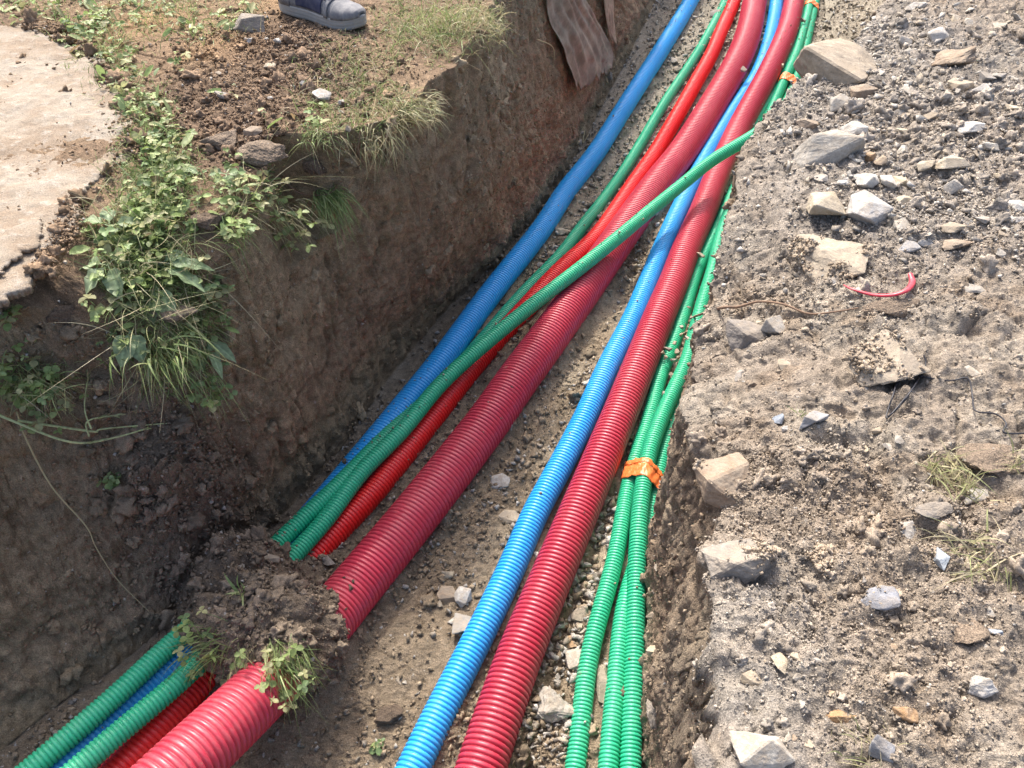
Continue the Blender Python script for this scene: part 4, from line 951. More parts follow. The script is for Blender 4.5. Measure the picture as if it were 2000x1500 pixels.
# ------------------------------------------------------------ fallen soil clump over the pipes
def clump():
    c = np.array(W(522, 1222, -1.62)); n1_, n2_ = 240, 130
    u = np.linspace(0, 2 * math.pi, n1_, endpoint=False); v = np.linspace(-math.pi / 2, math.pi / 2, n2_)
    Uu, Vv = np.meshgrid(u, v, indexing='ij'); d = np.stack([np.cos(Vv) * np.cos(Uu), np.cos(Vv) * np.sin(Uu), np.sin(Vv)], -1).reshape(-1, 3)
    ax = np.array([.142, .108, .08]); Q = d * ax
    a = math.radians(-28); R = np.array([[math.cos(a), -math.sin(a), 0], [math.sin(a), math.cos(a), 0], [0, 0, 1]])
    Q = Q @ R.T + c
    w1, w1b, cc1 = worley(Q, 24, 5); w2, w2b, cc2 = worley(Q, 60, 6)
    r = 1 + fbm(Q, 8, 4, 50) * .55 + dome(w1) * .17 + dome(w2) * .07 + fbm(Q, 50, 3, 51) * .10 - .35 * np.abs(fbm(Q, 20, 3, 53))
    Q = c + (Q - c) * r[:, None]
    col = np.tile(np.array([.225, .178, .13]), (len(Q), 1)) * (.8 + .4 * cc2[:, None]) * (1 + .25 * fbm(Q, 12, 3, 52)[:, None])
    i = (np.arange(n1_)[:, None]) * n2_; i2 = ((np.arange(n1_)[:, None] + 1) % n1_) * n2_; jj = np.arange(n2_ - 1)[None, :]
    F = np.stack([i + jj, i2 + jj, i2 + jj + 1, i + jj + 1], -1).reshape(-1, 4)
    o = mesh_np('soil_clump', Q, F, M_SOIL, col=col)
    tag(o, 'dark fallen clump of turf soil lying across the red, green and blue pipes', 'soil clump')
    return Q
CLQ = clump()
_P, _T, _R, _C, _a, _v, _d = P, TNf, REG, C, area, vis, dep
nn_ = CLQ - CLQ.mean(0); nn_ /= np.linalg.norm(nn_, axis=1)[:, None]
P, TNf, REG, C, area, vis, dep = CLQ, nn_, np.zeros(len(CLQ), int), np.tile(np.array([.225, .178, .13]), (len(CLQ), 1)), np.ones(len(CLQ)), CLQ[:, 2] > -1.68, np.full(len(CLQ), 1.7)
crumbs('soil_crumbs', 3200, REG == 0, .002, .011, pale, 2.4, pale=.02)
crumbs('soil_clods', 130, REG == 0, .008, .026, pale, 2, pale=0, sink=.4, bases=CLB)
P, TNf, REG, C, area, vis, dep = _P, _T, _R, _C, _a, _v, _d

# ------------------------------------------------------------ plants
def blades(n, roots, dirs, L, Wd, col, droop=.6, seg=5, curl=.3):
    """grass blades as tapered strips -> V, F, C"""
    L = np.broadcast_to(L, (n,)); Wd = np.broadcast_to(Wd, (n,)); d = dirs / (np.linalg.norm(dirs, axis=1)[:, None] + 1e-9)
    side = np.cross(d, rng.normal(size=(n, 3))); side /= np.linalg.norm(side, axis=1)[:, None] + 1e-9
    t = np.linspace(0, 1, seg + 1); bend = np.array([0, 0, -1.0]) * droop + rng.normal(size=(n, 3)) * curl
    V = np.zeros((n, seg + 1, 2, 3)); 
    for k, tt in enumerate(t):
        c = roots + d * (L * tt)[:, None] + bend * (L * tt * tt * .5)[:, None]
        w = Wd * (1 - tt ** 1.6) * .5 + .00012
        V[:, k, 0] = c - side * w[:, None]; V[:, k, 1] = c + side * w[:, None]
    b = (np.arange(n) * (seg + 1) * 2)[:, None]; k = np.arange(seg)[None, :] * 2
    F = np.stack([b + k, b + k + 1, b + k + 3, b + k + 2], -1).reshape(-1, 4)
    return V.reshape(-1, 3), F, np.repeat(col, (seg + 1) * 2, 0)
def leaves(n, pos, d, nr, L, Wd, col, cup=.15):
    """oval leaves with folded mid rib"""
    d = d / (np.linalg.norm(d, axis=1)[:, None] + 1e-9); s = np.cross(nr, d); s /= np.linalg.norm(s, axis=1)[:, None] + 1e-9; u = np.cross(d, s)
    L = np.broadcast_to(L, (n,)); Wd = np.broadcast_to(Wd, (n,))
    tab = [(0, 0, 0), (.25, -.38, .12), (.6, -.5, .14), (.9, -.28, .1), (1.0, 0, -.02), (.9, .28, .1), (.6, .5, .14), (.25, .38, .12), (.33, 0, -.02), (.7, 0, -.04)]
    V = np.zeros((n, 10, 3))
    for k, (a, b, c) in enumerate(tab): V[:, k] = pos + d * (L * a)[:, None] + s * (Wd * b)[:, None] + u * (Wd * c * (1 + cup) - L * .18 * a * a)[:, None]
    q = np.array([[0, 8, 2, 1], [8, 9, 3, 2], [0, 7, 6, 8], [8, 6, 5, 9]]); t3 = np.array([[9, 4, 3], [9, 5, 4]])
    b = (np.arange(n) * 10)[:, None, None]
    return V.reshape(-1, 3), (q[None] + b).reshape(-1, 4), (t3[None] + b).reshape(-1, 3), np.repeat(col, 10, 0)
def merge(parts):
    V, F4, F3, Cc, off = [], [], [], [], 0
    for p in parts:
        V.append(p[0]); F4.append(p[1] + off)
        if len(p) == 4: F3.append(p[2] + off)
        Cc.append(p[-1]); off += len(p[0])
    Fs = [np.vstack(F4)] + ([np.vstack(F3)] if F3 else [])
    return np.vstack(V), Fs, np.vstack(Cc)
GREENS = np.array([(.18, .25, .08), (.25, .32, .12), (.14, .20, .075), (.32, .36, .16)])
WEED = np.array([(.22, .29, .10), (.27, .36, .13), (.34, .41, .18), (.18, .26, .11), (.38, .38, .19)])
DRY = np.array([(.42, .38, .22), (.34, .33, .18), (.50, .44, .28), (.26, .28, .13)])
def pal(p, n, v=.2): return p[rng.integers(0, len(p), n)] * rng.uniform(1 - v, 1 + v, (n, 1))
def disc_pick(n, discs, mask):
    out = []
    tot = sum(d[3] * d[2] ** 2 for d in discs)
    for (x, y, r, w) in discs:
        k = max(1, int(n * w * r * r / tot)); m = np.nonzero(mask & ((PX - x) ** 2 + (PY - y) ** 2 < r * r * 1.5))[0]
        if not len(m): continue
        ww = area[m] * np.exp(-((PX[m] - x) ** 2 + (PY[m] - y) ** 2) / (r * r) * 1.3); out.append(rng.choice(m, k, p=ww / ww.sum()))
    return np.concatenate(out)
LEFT = (REG <= 1) & (P[:, 2] > -1.2)
OUTW = np.array([.75, -.6, 0.0])
# creeping clover and leafy ground cover (cannot be counted)
wd = [(40, 10, 45, 1), (120, 25, 45, 1), (210, 30, 55, 1), (300, 25, 50, .9), (180, 85, 50, 1.1), (240, 130, 45, 1.1), (265, 185, 48, 1.1), (300, 235, 46, 1.1), (320, 285, 46, 1.1), (330, 340, 60, 1.1), (335, 400, 60, 1), (300, 440, 60, .9),
      (250, 480, 60, .9), (290, 540, 70, .65), (400, 560, 45, .6), (250, 600, 60, .55), (390, 620, 45, .6), (230, 660, 50, .45), (370, 690, 50, .5), (470, 355, 45, 1), (520, 385, 40, .9), (450, 400, 40, .7), (345, 132, 20, .8), (450, 190, 15, .9), (600, 222, 24, .9), (630, 232, 22, .7), (380, 60, 40, .6), (520, 240, 14, .7), (60, 740, 45, .8), (460, 30, 40, .5)]
idx = disc_pick(900, wd, LEFT); n = len(idx)
sdv = TNf[idx] * .5 + np.array([0, 0, .7]) + rng.normal(size=(n, 3)) * .38 + OUTW * (REG[idx] == 1)[:, None] * .7
Ls = rng.uniform(.008, .038, n); d = sdv / np.linalg.norm(sdv, axis=1)[:, None]
parts = [blades(n, P[idx], d, Ls, .0014, pal(WEED, n) * 1.1, .1, 3, .1)]
tip = P[idx] + d * Ls[:, None]
a0 = rng.uniform(0, 6.28, n); lw = .005 + .014 * rng.random(n) ** 1.5; ccol = pal(WEED, n, .35); lw[rng.random(n) < .25] *= .55
lit = np.array([0, 0, 1.0]) + rng.normal(size=(n, 3)) * .55
for k in range(3):
    a = a0 + k * 2.1; dd = np.stack([np.cos(a), np.sin(a), rng.uniform(-.35, .25, n)], 1)
    parts.append(leaves(n, tip, dd, lit, lw, lw * .85, ccol))
i2 = disc_pick(560, wd, LEFT); n2_ = len(i2); l2 = rng.uniform(.018, .05, n2_); dz_ = np.stack([rng.normal(size=n2_), rng.normal(size=n2_), rng.uniform(.1, .9, n2_)], 1) + OUTW * (REG[i2] == 1)[:, None] * .8
pc = pal(WEED, n2_, .3); dead = rng.random(n2_) < .12; pc[dead] = np.array([.30, .22, .12])
parts.append(leaves(n2_, P[i2] + np.array([0, 0, .004]), dz_, np.array([0, 0, 1.]) + rng.normal(size=(n2_, 3)) * .4, l2, l2 * rng.uniform(.2, .5, n2_), pc))
i3 = disc_pick(420, [(300, 520, 100, 1), (310, 640, 90, 1), (480, 380, 60, .7), (260, 400, 70, .6), (70, 740, 50, .8)], LEFT); n3_ = len(i3); d3 = TNf[i3] * .3 + np.array([.1, -.2, .25]) + rng.normal(size=(n3_, 3)) * .6
parts.append(blades(n3_, P[i3], d3, rng.uniform(.05, .15, n3_), .0018, pal(DRY * .95, n3_), .9, 8, .7))
V, Fs, Cc = merge(parts); o = mesh_np('ground_weeds', V, Fs, M_LEAF, col=Cc); tag(o, kind='stuff')
# short grass (cannot be counted)
gd = [(640, 150, 70, .5), (710, 185, 60, 1), (770, 215, 45, 1.3), (700, 130, 60, .7), (600, 215, 45, .7), (640, 255, 40, .9), (700, 240, 40, 1.0), (760, 60, 50, 1), (820, 45, 60, 1.3), (890, 40, 60, 1.4), (940, 30, 40, 1.2), (860, 95, 40, 1.3), (780, 110, 35, .8), (350, 20, 60, .9), (470, 25, 50, .9), (420, 60, 40, .5), (260, 60, 60, .5), (300, 350, 90, 1.5), (280, 500, 90, 1.6), (320, 620, 90, 1.4), (200, 120, 70, .9), (280, 230, 60, .9), (470, 400, 60, .5), (120, 30, 70, .4), (340, 720, 60, .6)]
idx = disc_pick(9000, gd, LEFT); n = len(idx)
dd = TNf[idx] * .3 + np.array([.15, -.15, .55]) + rng.normal(size=(n, 3)) * .55 + OUTW * (REG[idx] == 1)[:, None] * .6
gc = np.where(rng.random((n, 1)) < .55, pal(DRY, n), pal(GREENS, n)); yy = PX[idx] < 420; gc[yy] = pal(GREENS, yy.sum())
V, F, Cc = blades(n, P[idx], dd, rng.uniform(.015, .06, n), rng.uniform(.0012, .0024, n), gc, 1.1, 5, .7)
o = mesh_np('grass', V, F, M_LEAF, col=Cc); tag(o, kind='stuff')

# tufts that can be told apart
def tuft(px, py, n, L, spread, label, palette=GREENS, pos=None, nrm=None, droop=.9, up=(0, 0, .7), wdt=.002, rad=.03, group=None, name='grass_tuft', cloverN=0, cat='grass tuft'):
    if pos is None: p, nm, t = at(px, py)
    else: p = np.array(pos); nm = np.array(nrm if nrm is not None else (0, 0, 1.0))
    root = p + np.clip(rng.normal(size=(n, 3)), -1.5, 1.5) * rad * np.array([1, 1, .35]); d = nm * .5 + np.array(up) + rng.normal(size=(n, 3)) * spread
    parts = [blades(n, root, d, rng.uniform(.4, 1, n) * L, rng.uniform(.6, 1.3, n) * wdt, pal(palette, n), droop, 7, .35)]
    if cloverN:
        m = cloverN; r2 = p + np.clip(rng.normal(size=(m, 3)), -1.3, 1.3) * rad * 1.1; d2 = nm * .6 + np.array(up) * .6 + rng.normal(size=(m, 3)) * spread; d2 /= np.linalg.norm(d2, axis=1)[:, None]
        l2 = rng.uniform(.3, 1, m) * L * .7; parts.append(blades(m, r2, d2, l2, .0012, pal(WEED, m), droop * .6, 6, .1))
        tp = r2 + d2 * l2[:, None] + np.array([0, 0, -1]) * (l2 * .5 * droop * .6)[:, None]; a0 = rng.uniform(0, 6.28, m); lw = rng.uniform(.010, .018, m); cc_ = pal(WEED, m)
        up_n = np.array([0, 0, 1.]) + rng.normal(size=(m, 3)) * .4
        for k in range(3):
            a = a0 + k * 2.1; dv = np.stack([np.cos(a), np.sin(a), rng.uniform(-.3, .2, m)], 1); parts.append(leaves(m, tp, dv, up_n, lw, lw * .9, cc_))
    V, Fs, Cc = merge(parts); o = mesh_np(name, V, Fs, M_LEAF, col=Cc, loc=p); return tag(o, label, cat, group)
OW = (.45, -.4, .1)
tuft(640, 375, 300, .10, .42, 'green grass tuft with thin blades hanging alone on the left trench wall', GREENS * 1.25, up=(.45, -.45, .25), droop=1.7, rad=.020, wdt=.0026)
tuft(300, 665, 120, .10, .45, 'long green grass fanning out below the dock leaves on the left bank', up=(.25, -.35, .1), droop=1.5, rad=.04, wdt=.003)
tuft(850, 60, 520, .085, .6, 'bushy pale dry grass tuft at the bank edge right of the shoe', np.vstack([DRY, GREENS]), droop=1.0, rad=.065, up=(.1, -.1, .5))
tuft(925, 45, 320, .085, .6, 'dry grass tuft at the rightmost corner of the left bank', DRY, droop=1.1, rad=.045, up=(.25, -.1, .4))
tuft(795, 205, 330, .07, .55, 'yellow matted grass tuft on the jutting corner of the left bank', DRY, droop=1.3, rad=.045, up=(.35, -.2, .3))
tuft(722, 255, 120, .07, .5, 'pale grass fringe hanging over the edge below the jutting corner', DRY, droop=1.8, rad=.04, up=(.3, -.4, .1))
tuft(622, 262, 70, .075, .45, 'dark green grass tuft above the hollow in the left bank', GREENS, droop=1.4, rad=.025, up=(.1, -.3, .4))
tuft(545, 410, 90, .09, .4, 'trailing clover and dry grass hanging right of the leafy patch', DRY, droop=1.9, rad=.03, up=(.4, -.4, .1), cloverN=26, name='clover_plant', cat='clover')
tuft(440, 455, 50, .09, .4, 'small clover plant hanging in the crack left of the bare wall', GREENS, droop=1.8, rad=.02, up=(.4, -.4, .1), cloverN=18, name='clover_plant', cat='clover')
tuft(395, 745, 20, .08, .4, 'clover sprig hanging lowest under the long green grass', GREENS, droop=1.8, rad=.02, up=(.3, -.4, 0), cloverN=22, name='clover_plant', cat='clover')
tuft(60, 725, 260, .10, .55, 'matted clover and grass clump at the left border of the bank slope', np.vstack([GREENS * 1.3, DRY]), droop=1.3, rad=.040, up=(.2, -.3, .4), cloverN=90, name='clover_plant', cat='clover')
tuft(225, 930, 8, .05, .4, 'small leafy weed growing on the dark left wall', GREENS, droop=.6, rad=.006, up=(.3, -.4, .3), cloverN=9, name='weed', cat='weed')
tuft(15, 610, 6, .05, .4, 'tiny green sprout on dark soil under the slab at the left border', GREENS, droop=.8, rad=.006, cloverN=8, name='weed', cat='weed')
tuft(740, 1452, 4, .03, .4, 'tiny green seedling on the trench floor near the bottom border', GREENS, droop=.5, rad=.004, cloverN=5, name='weed', cat='weed')
tuft(1845, 905, 70, .07, .5, 'pale straw tuft right of the crumbly soil under the black wire', DRY * 1.15, droop=1.0, rad=.016, up=(0, -.2, .2))
tuft(1880, 950, 60, .07, .5, 'pale straw tuft lying over the tilted grey plate', DRY * 1.15, droop=1.0, rad=.018, up=(-.2, -.1, .2))
tuft(1925, 1085, 110, .08, .55, 'dry yellow straw tuft beside the dark blue splinter', DRY * 1.1, droop=1.0, rad=.025, up=(-.1, -.1, .2))
tuft(1700, 1488, 60, .05, .5, 'short pale grass tuft at the bottom border of the right bank', DRY, droop=1.0, rad=.02)
tuft(1990, 900, 40, .06, .5, 'thin straw tuft cut by the right border', DRY * 1.1, droop=1.0, rad=.015)
tuft(1560, 805, 8, .035, .4, 'little green sprout beside the slate pyramid stone', GREENS, droop=.8, rad=.005)
# on the fallen clump
def clump_pt(px, py):
    dpt = CLQ[:, 1] * CP - CLQ[:, 2] * SP; x = 1000 + FPX * CLQ[:, 0] / dpt; y = 750 - FPX * (CLQ[:, 1] * SP + CLQ[:, 2] * CP) / dpt
    m = (np.abs(x - px) < 8) & (np.abs(y - py) < 8)
    if not m.any(): m = ((x - px) ** 2 + (y - py) ** 2) < 2 * ((x - px) ** 2 + (y - py) ** 2).min() + 1
    k = np.nonzero(m)[0]; return CLQ[k[np.argmin(dpt[k])]]
tuft(0, 0, 230, .085, .42, 'thick green grass fringe hanging from the fallen clump over the crimson pipe', GREENS * 1.2, pos=clump_pt(560, 1280), nrm=(.2, -.7, .2), up=(.3, -.45, 0), droop=1.6, rad=.026, cloverN=22)
tuft(0, 0, 90, .085, .45, 'dry and green stems hanging from the middle of the fallen clump', DRY * .8, pos=clump_pt(490, 1280), nrm=(0, -.7, .2), up=(.1, -.45, .1), droop=1.5, rad=.025, cloverN=12)
tuft(0, 0, 80, .11, .45, 'loose clover stems reaching from the fallen clump over the near green pipes', GREENS * 1.1, pos=clump_pt(412, 1262), nrm=(-.6, -.4, .2), up=(-.45, -.35, .2), droop=.9, rad=.025, cloverN=20, name='clover_plant', cat='clover')
tuft(0, 0, 12, .07, .5, 'small green weed with arching leaves on top of the fallen clump', GREENS * 1.2, pos=clump_pt(465, 1150), nrm=(0, 0, 1), up=(0, -.1, .3), droop=1.0, rad=.006, wdt=.006, name='weed', cat='weed')
# dock plants: broad wavy leaves
def dock(px, py, specs, label):
    p, nm, t = at(px, py); r = random.Random(int(px * 7 + py)); VV, FF, CC, off = [], [], [], 0
    for (az, Ln, wd_, el) in specs:
        a = math.radians(az); d = np.array([math.cos(a) * math.cos(math.radians(el)), math.sin(a) * math.cos(math.radians(el)), math.sin(math.radians(el))])
        s = np.cross(d, (0, 0, 1.0)); s /= np.linalg.norm(s); u = np.cross(s, d); tl = r.uniform(-.5, .5); s, u = s * math.cos(tl) + u * math.sin(tl), u * math.cos(tl) - s * math.sin(tl)
        nl, nw = 18, 9; G = np.zeros((nl, nw, 3)); ph = r.uniform(0, 6)
        for i in range(nl):
            q = i / (nl - 1); stem = .22; c = p + nm * .012 + d * Ln * .8 * q + np.array([0, 0, -1]) * Ln * .35 * q * q
            ww = .0025 if q < stem else max(.0008, .78 * wd_ * math.sin(math.pi * min(1, ((q - stem) / (1 - stem)) ** .75)) ** .8)
            for jx in range(nw):
                b = jx / (nw - 1) * 2 - 1; G[i, jx] = c + s * ww * .5 * b + u * (ww * .16 * abs(b) + .10 * ww * math.sin(q * 22 + ph + b * 2) * abs(b))
        col = np.array([(.27, .35, .19), (.32, .40, .23), (.23, .31, .17)][r.randrange(3)]) * r.uniform(.85, 1.2)
        cc_ = np.tile(col, (nl * nw, 1)); bb = np.tile(np.abs(np.linspace(-1, 1, nw)) < .15, nl); cc_[bb] *= 1.5
        i = np.arange(nl - 1)[:, None] * nw; jj = np.arange(nw - 1)[None, :]
        VV.append(G.reshape(-1, 3)); FF.append(np.stack([i + jj, i + jj + 1, i + nw + jj + 1, i + nw + jj], -1).reshape(-1, 4) + off); CC.append(cc_); off += nl * nw
    o = mesh_np('dock_plant', np.vstack(VV), np.vstack(FF), M_LEAF, col=np.vstack(CC), loc=p); return tag(o, label, 'weed')
dock(215, 445, [(170, .10, .045, 25), (110, .08, .04, 30), (20, .09, .035, 15)], 'broad-leaved weed at the broken edge of the sandy slab')
dock(215, 520, [(175, .10, .05, 10), (240, .08, .05, 0), (300, .09, .05, -5), (60, .08, .03, 20)], 'broad-leaved weed with wavy pale leaves left of the bare soil clod')
dock(310, 520, [(10, .13, .04, 10), (40, .10, .035, 20), (-20, .12, .05, 0), (200, .06, .03, 25)], 'broad-leaved weed with long leaves pointing right over the edge')
dock(300, 560, [(-50, .08, .05, -20), (-90, .08, .045, -20), (200, .07, .04, 0)], 'broad-leaved weed with drooping leaves above the long green grass')
dock(395, 655, [(-20, .08, .035, -20), (-60, .09, .03, -30), (-100, .07, .03, -30)], 'broad-leaved weed at the lower right of the leafy patch')
dock(255, 640, [(-100, .08, .055, -10), (-60, .07, .05, -20), (170, .05, .03, 10)], 'broad-leaved weed with dark round leaves low on the left slope')
dock(360, 330, [(170, .05, .028, 10), (-10, .05, .028, 10), (-60, .05, .025, -5)], 'broad-leaved weed in the middle of the green band')
dock(440, 345, [(0, .05, .025, 15), (-60, .05, .03, 0), (180, .05, .025, 20), (60, .04, .02, 20)], 'broad-leaved weed above the trailing clover')

# stalks, roots, wire, strip: thin swept curves
def curve_thing(name, pts, r, mat, label, cat, lift=.004, group=None, taper=True, on='ground', seg=8, flat=None, sm=2):
    q = []
    for p_ in pts:
        if len(p_) == 2: c, nn, t = at(*p_); q.append(c + nn * lift + np.array([0, 0, lift * .5]))
        else:
            c, nn, t = at(p_[0], p_[1]); q.append(c + nn * p_[2])
    c = catmull(np.array(q), 12); c = smooth_line(c, sm)
    R = r * (np.linspace(1, .35, len(c)) if taper else np.ones(len(c)))
    V, F, *_ = sweep(c, R, seg, flat)
    o = mesh_np(name, V, F, mat, loc=q[0]); return tag(o, label, cat, group)
curve_thing('root', [(1350, 622), (1400, 613), (1440, 607), (1480, 598), (1530, 601), (1580, 612), (1640, 612), (1668, 606)], .0035, M_ROOT, 'long brown root lying across the right bank below the tan slab', 'root', .008)
curve_thing('root', [(700, 250, .01), (708, 285, .03), (716, 325, .04), (745, 318, .03), (768, 292, .02)], .0016, M_ROOT, 'forked pale root dangling below the grass fringe of the left bank', 'root')
curve_thing('root', [(790, 330, .01), (810, 370, .015), (818, 420, .01), (812, 480, .01)], .0013, M_ROOT, 'thin root running straight down the left wall', 'root')
curve_thing('root', [(905, 345, .01), (935, 335, .02), (962, 352, .02), (985, 380, .01)], .0013, M_ROOT, 'thin arched root near the top right of the left wall', 'root')
curve_thing('root', [(548, 340, .01), (590, 370, .02), (640, 372, .02), (668, 350, .01), (672, 385, .02)], .0018, M_ROOT, 'root bridging the hollow above the lone grass tuft', 'root')
curve_thing('root', [(452, 432, .01), (456, 455, .02), (470, 470, .02)], .0016, M_STRAW, 'short pale root under the trailing clover', 'root')
curve_thing('root', [(1046, 75, .01), (1065, 95, .03), (1073, 130, .02)], .0025, M_STRAW, 'pale root sticking out of the wall left of the grey cloth', 'root')
curve_thing('root', [(1140, 255, .01), (1132, 275, .02), (1146, 262, .02), (1150, 280, .01)], .0018, M_STRAW, 'small curled root at the foot of the left wall beside the blue pipe', 'root')
curve_thing('dry_stalk', [(30, 797, .01), (62, 850, .02), (100, 935, .02), (165, 1020, .015), (190, 1060, .015), (230, 1120, .015), (295, 1192, .01)], .0022, M_STRAW, 'long bent dry stalk hanging down the dark left wall', 'stalk')
curve_thing('dry_stalk', [(1665, 600 - 10, .02), (1700, 590 - 2, .03), (1750, 530, .01)], .0008, M_STRAW, 'hair-thin straw crossing above the red plastic strip', 'stalk') if False else None
M_WIRE, _nt, _p = new_mat('black_wire'); _p.inputs['Base Color'].default_value = (.018, .018, .024, 1); _p.inputs['Roughness'].default_value = .45
wroot = bpy.data.objects.new('binding_wire', None); COL.objects.link(wroot); wp = at(1785, 740)[0]; wroot.location = wp
tag(wroot, 'tangled loop of thin black wire lying on the right bank', 'wire')
ring = [(1765 + 12 * math.cos(a), 711 + 11 * math.sin(a)) for a in np.linspace(.6, 6.6, 9)]
for pts in (ring + [(1782, 728), (1797, 744), (1850, 745), (1884, 748), (1897, 775), (1900, 806), (1940, 812), (1962, 832), (1957, 850), (2000, 851), (2050, 845)],
            [(1735, 742), (1748, 738), (1741, 775), (1730, 800), (1727, 822), (1765, 780), (1788, 748), (1797, 744), (1790, 720), (1776, 724), (1768, 740), (1740, 762)],
            [(1727, 822), (1752, 800), (1778, 765), (1794, 742), (1802, 715), (1800, 700)]):
    q = np.array([at(*p_)[0] + np.array([0, 0, .006 + .006 * random.random()]) for p_ in pts]); c = smooth_line(catmull(q, 10), 3)
    V, F, *_ = sweep(c, .0013, 8); V = V - wp
    mesh_np('wire_strand', V, F, M_WIRE, parent=wroot)
M_STRIP = pipe_material('red_strip_plastic', (.55, .015, .05), .2)
pts = [(1640, 560), (1662, 572), (1700, 582), (1738, 580), (1765, 570), (1777, 556), (1774, 543)]
q = np.array([at(*p_)[0] + np.array([0, 0, .010]) for p_ in pts]); c = smooth_line(catmull(q, 12), 3)
V, F, *_ = sweep(c, np.interp(np.linspace(0, 1, len(c)), [0, .15, .6, .85, 1], [.0012, .0030, .0045, .0062, .0045]), 10, .7)
tag(mesh_np('plastic_strip', V, F, M_STRIP, loc=q[0]), 'curved crimson plastic offcut lying on the right bank', 'plastic strip')
# grass stalks with seed heads at the left border
st = bpy.data.objects.new('grass_stalk', None); COL.objects.link(st); sp_ = at(20, 800)[0]; st.location = sp_
tag(st, 'green grass stalk with seed heads reaching right from the left border', 'grass stalk')
SG = np.array([(.58, .64, .34)])
for pts, r in (([(0, 790, .03), (60, 815, .05), (130, 830, .06), (200, 835, .06), (305, 805, .05)], .0034), ([(60, 818, .04), (150, 832, .05), (240, 842, .05), (340, 846, .03)], .0028), ([(150, 828, .05), (175, 800, .05), (235, 788, .03)], .0022), ([(160, 815, .04), (168, 780, .04), (195, 735, .03)], .0019)):
    q = np.array([at(a, b)[0] + at(a, b)[1] * l for a, b, l in pts]); c = smooth_line(catmull(q, 10), 6); V, F, *_ = sweep(c, r * np.linspace(1, .4, len(c)), 6)
    mesh_np('stem', V - sp_, F, M_LEAF, parent=st, col=np.tile(SG, (len(V), 1)))
    n = 26; k = (len(c) * (.55 + .45 * rng.random(n))).astype(int).clip(0, len(c) - 2); tdir = c[k + 1] - c[k]; tdir /= np.linalg.norm(tdir, axis=1)[:, None]
    V, F4, F3, Cc = leaves(n, c[k], tdir + np.clip(rng.normal(size=(n, 3)), -1, 1) * .2, rng.normal(size=(n, 3)), rng.uniform(.008, .022, n), .003, pal(np.array([(.28, .32, .14), (.36, .36, .20)]), n))
    mesh_np('seed_head', V - sp_, [F4, F3], M_LEAF, parent=st, col=Cc)

# ------------------------------------------------------------ cloth hanging on the left wall
def cloth_mat(col=(.33, .295, .225)):
    m, nt, p = new_mat('dirty_geotextile'); pos = nt.nodes.new('ShaderNodeNewGeometry').outputs['Position']
    n1 = tex_noise(nt, pos, 14, 6, .7); n2 = tex_noise(nt, pos, 260, 3, .6)
    c = mixc(nt, 'MIX', ramp(nt, n1, [(.4, g3(0)), (.62, g3(1))]), tuple(.72 * v for v in col), tuple(1.25 * v for v in col))
    nt.links.new(c, p.inputs['Base Color']); p.inputs['Roughness'].default_value = .85
    nt.links.new(bump(nt, n2, .3, .001), p.inputs['Normal'])
    tr = nt.nodes.new('ShaderNodeBsdfTranslucent'); nt.links.new(c, tr.inputs[0]); mx = nt.nodes.new('ShaderNodeMixShader'); mx.inputs[0].default_value = .25
    nt.links.new(p.outputs[0], mx.inputs[1]); nt.links.new(tr.outputs[0], mx.inputs[2]); nt.links.new(mx.outputs[0], nt.nodes['Material Output'].inputs['Surface'])
    return m
M_CLOTH = cloth_mat()
def cloth(Lp, Rp, label, lift=.03, seed=0, fold=.026, flip=1, mat=None):
    """left and right outline in the picture, hung just off the wall behind"""
    L = catmull(np.array([(*a, 0) for a in Lp]), 20)[:, :2]; R = catmull(np.array([(*a, 0) for a in Rp]), 20)[:, :2]
    nn = 60; L = np.stack([np.interp(np.linspace(0, 1, nn), np.linspace(0, 1, len(L)), L[:, k]) for k in (0, 1)], 1); R = np.stack([np.interp(np.linspace(0, 1, nn), np.linspace(0, 1, len(R)), R[:, k]) for k in (0, 1)], 1)
    nw = 48; G = np.zeros((nn, nw, 3))
    for jx in range(nw):
        u = jx / (nw - 1); q = L * (1 - u) + R * u
        for i in range(nn): c, nm, t = at(q[i, 0], q[i, 1]); G[i, jx] = c
    # iron out the rough wall, then add folds
    for _ in range(160):
        H = G.copy(); H[1:-1] = .5 * H[1:-1] + .25 * (G[:-2] + G[2:]); G = H.copy(); H[:, 1:-1] = .5 * H[:, 1:-1] + .25 * (G[:, :-2] + G[:, 2:]); G = H
    out = np.array([.85, -.45, .15]); Vv = G.reshape(-1, 3); i_, j_ = np.meshgrid(np.linspace(0, 1, nn), np.linspace(0, 1, nw), indexing='ij')
    f = .35 * np.sin(j_ * 13 + seed + 2.5 * i_ + 2 * np.sin(i_ * 5)) * (.35 + .65 * i_) + .22 * np.sin(j_ * 37 + 6 * i_ + 3 * np.sin(4 * i_ + seed)) - 1.2 * sstep(.7, 1, j_) * i_ + .9 * fbm(np.stack([j_.ravel() * 3, i_.ravel() * 2.2, i_.ravel() * 0], 1), 1.5, 4, seed).reshape(nn, nw)
    G2 = Vv.reshape(nn, nw, 3); fr = fbm(np.stack([np.arange(nw) * .35, np.zeros(nw), np.zeros(nw)], 1), 1.0, 3, seed + 4); G2[-6:, :, 2] += (np.linspace(0, 1, 6)[:, None] * fr[None, :] * .035); Vv = G2.reshape(-1, 3)
    Vv = Vv + out * (lift + fold * f.ravel())[:, None]
    i = np.arange(nn - 1)[:, None] * nw; jj = np.arange(nw - 1)[None, :]; F = np.stack([i + jj, i + jj + 1, i + nw + jj + 1, i + nw + jj], -1).reshape(-1, 4)
    o = mesh_np('cloth', Vv, F, mat or M_CLOTH); sdm = o.modifiers.new('s', 'SOLIDIFY'); sdm.thickness = .002
    return tag(o, label, 'cloth')
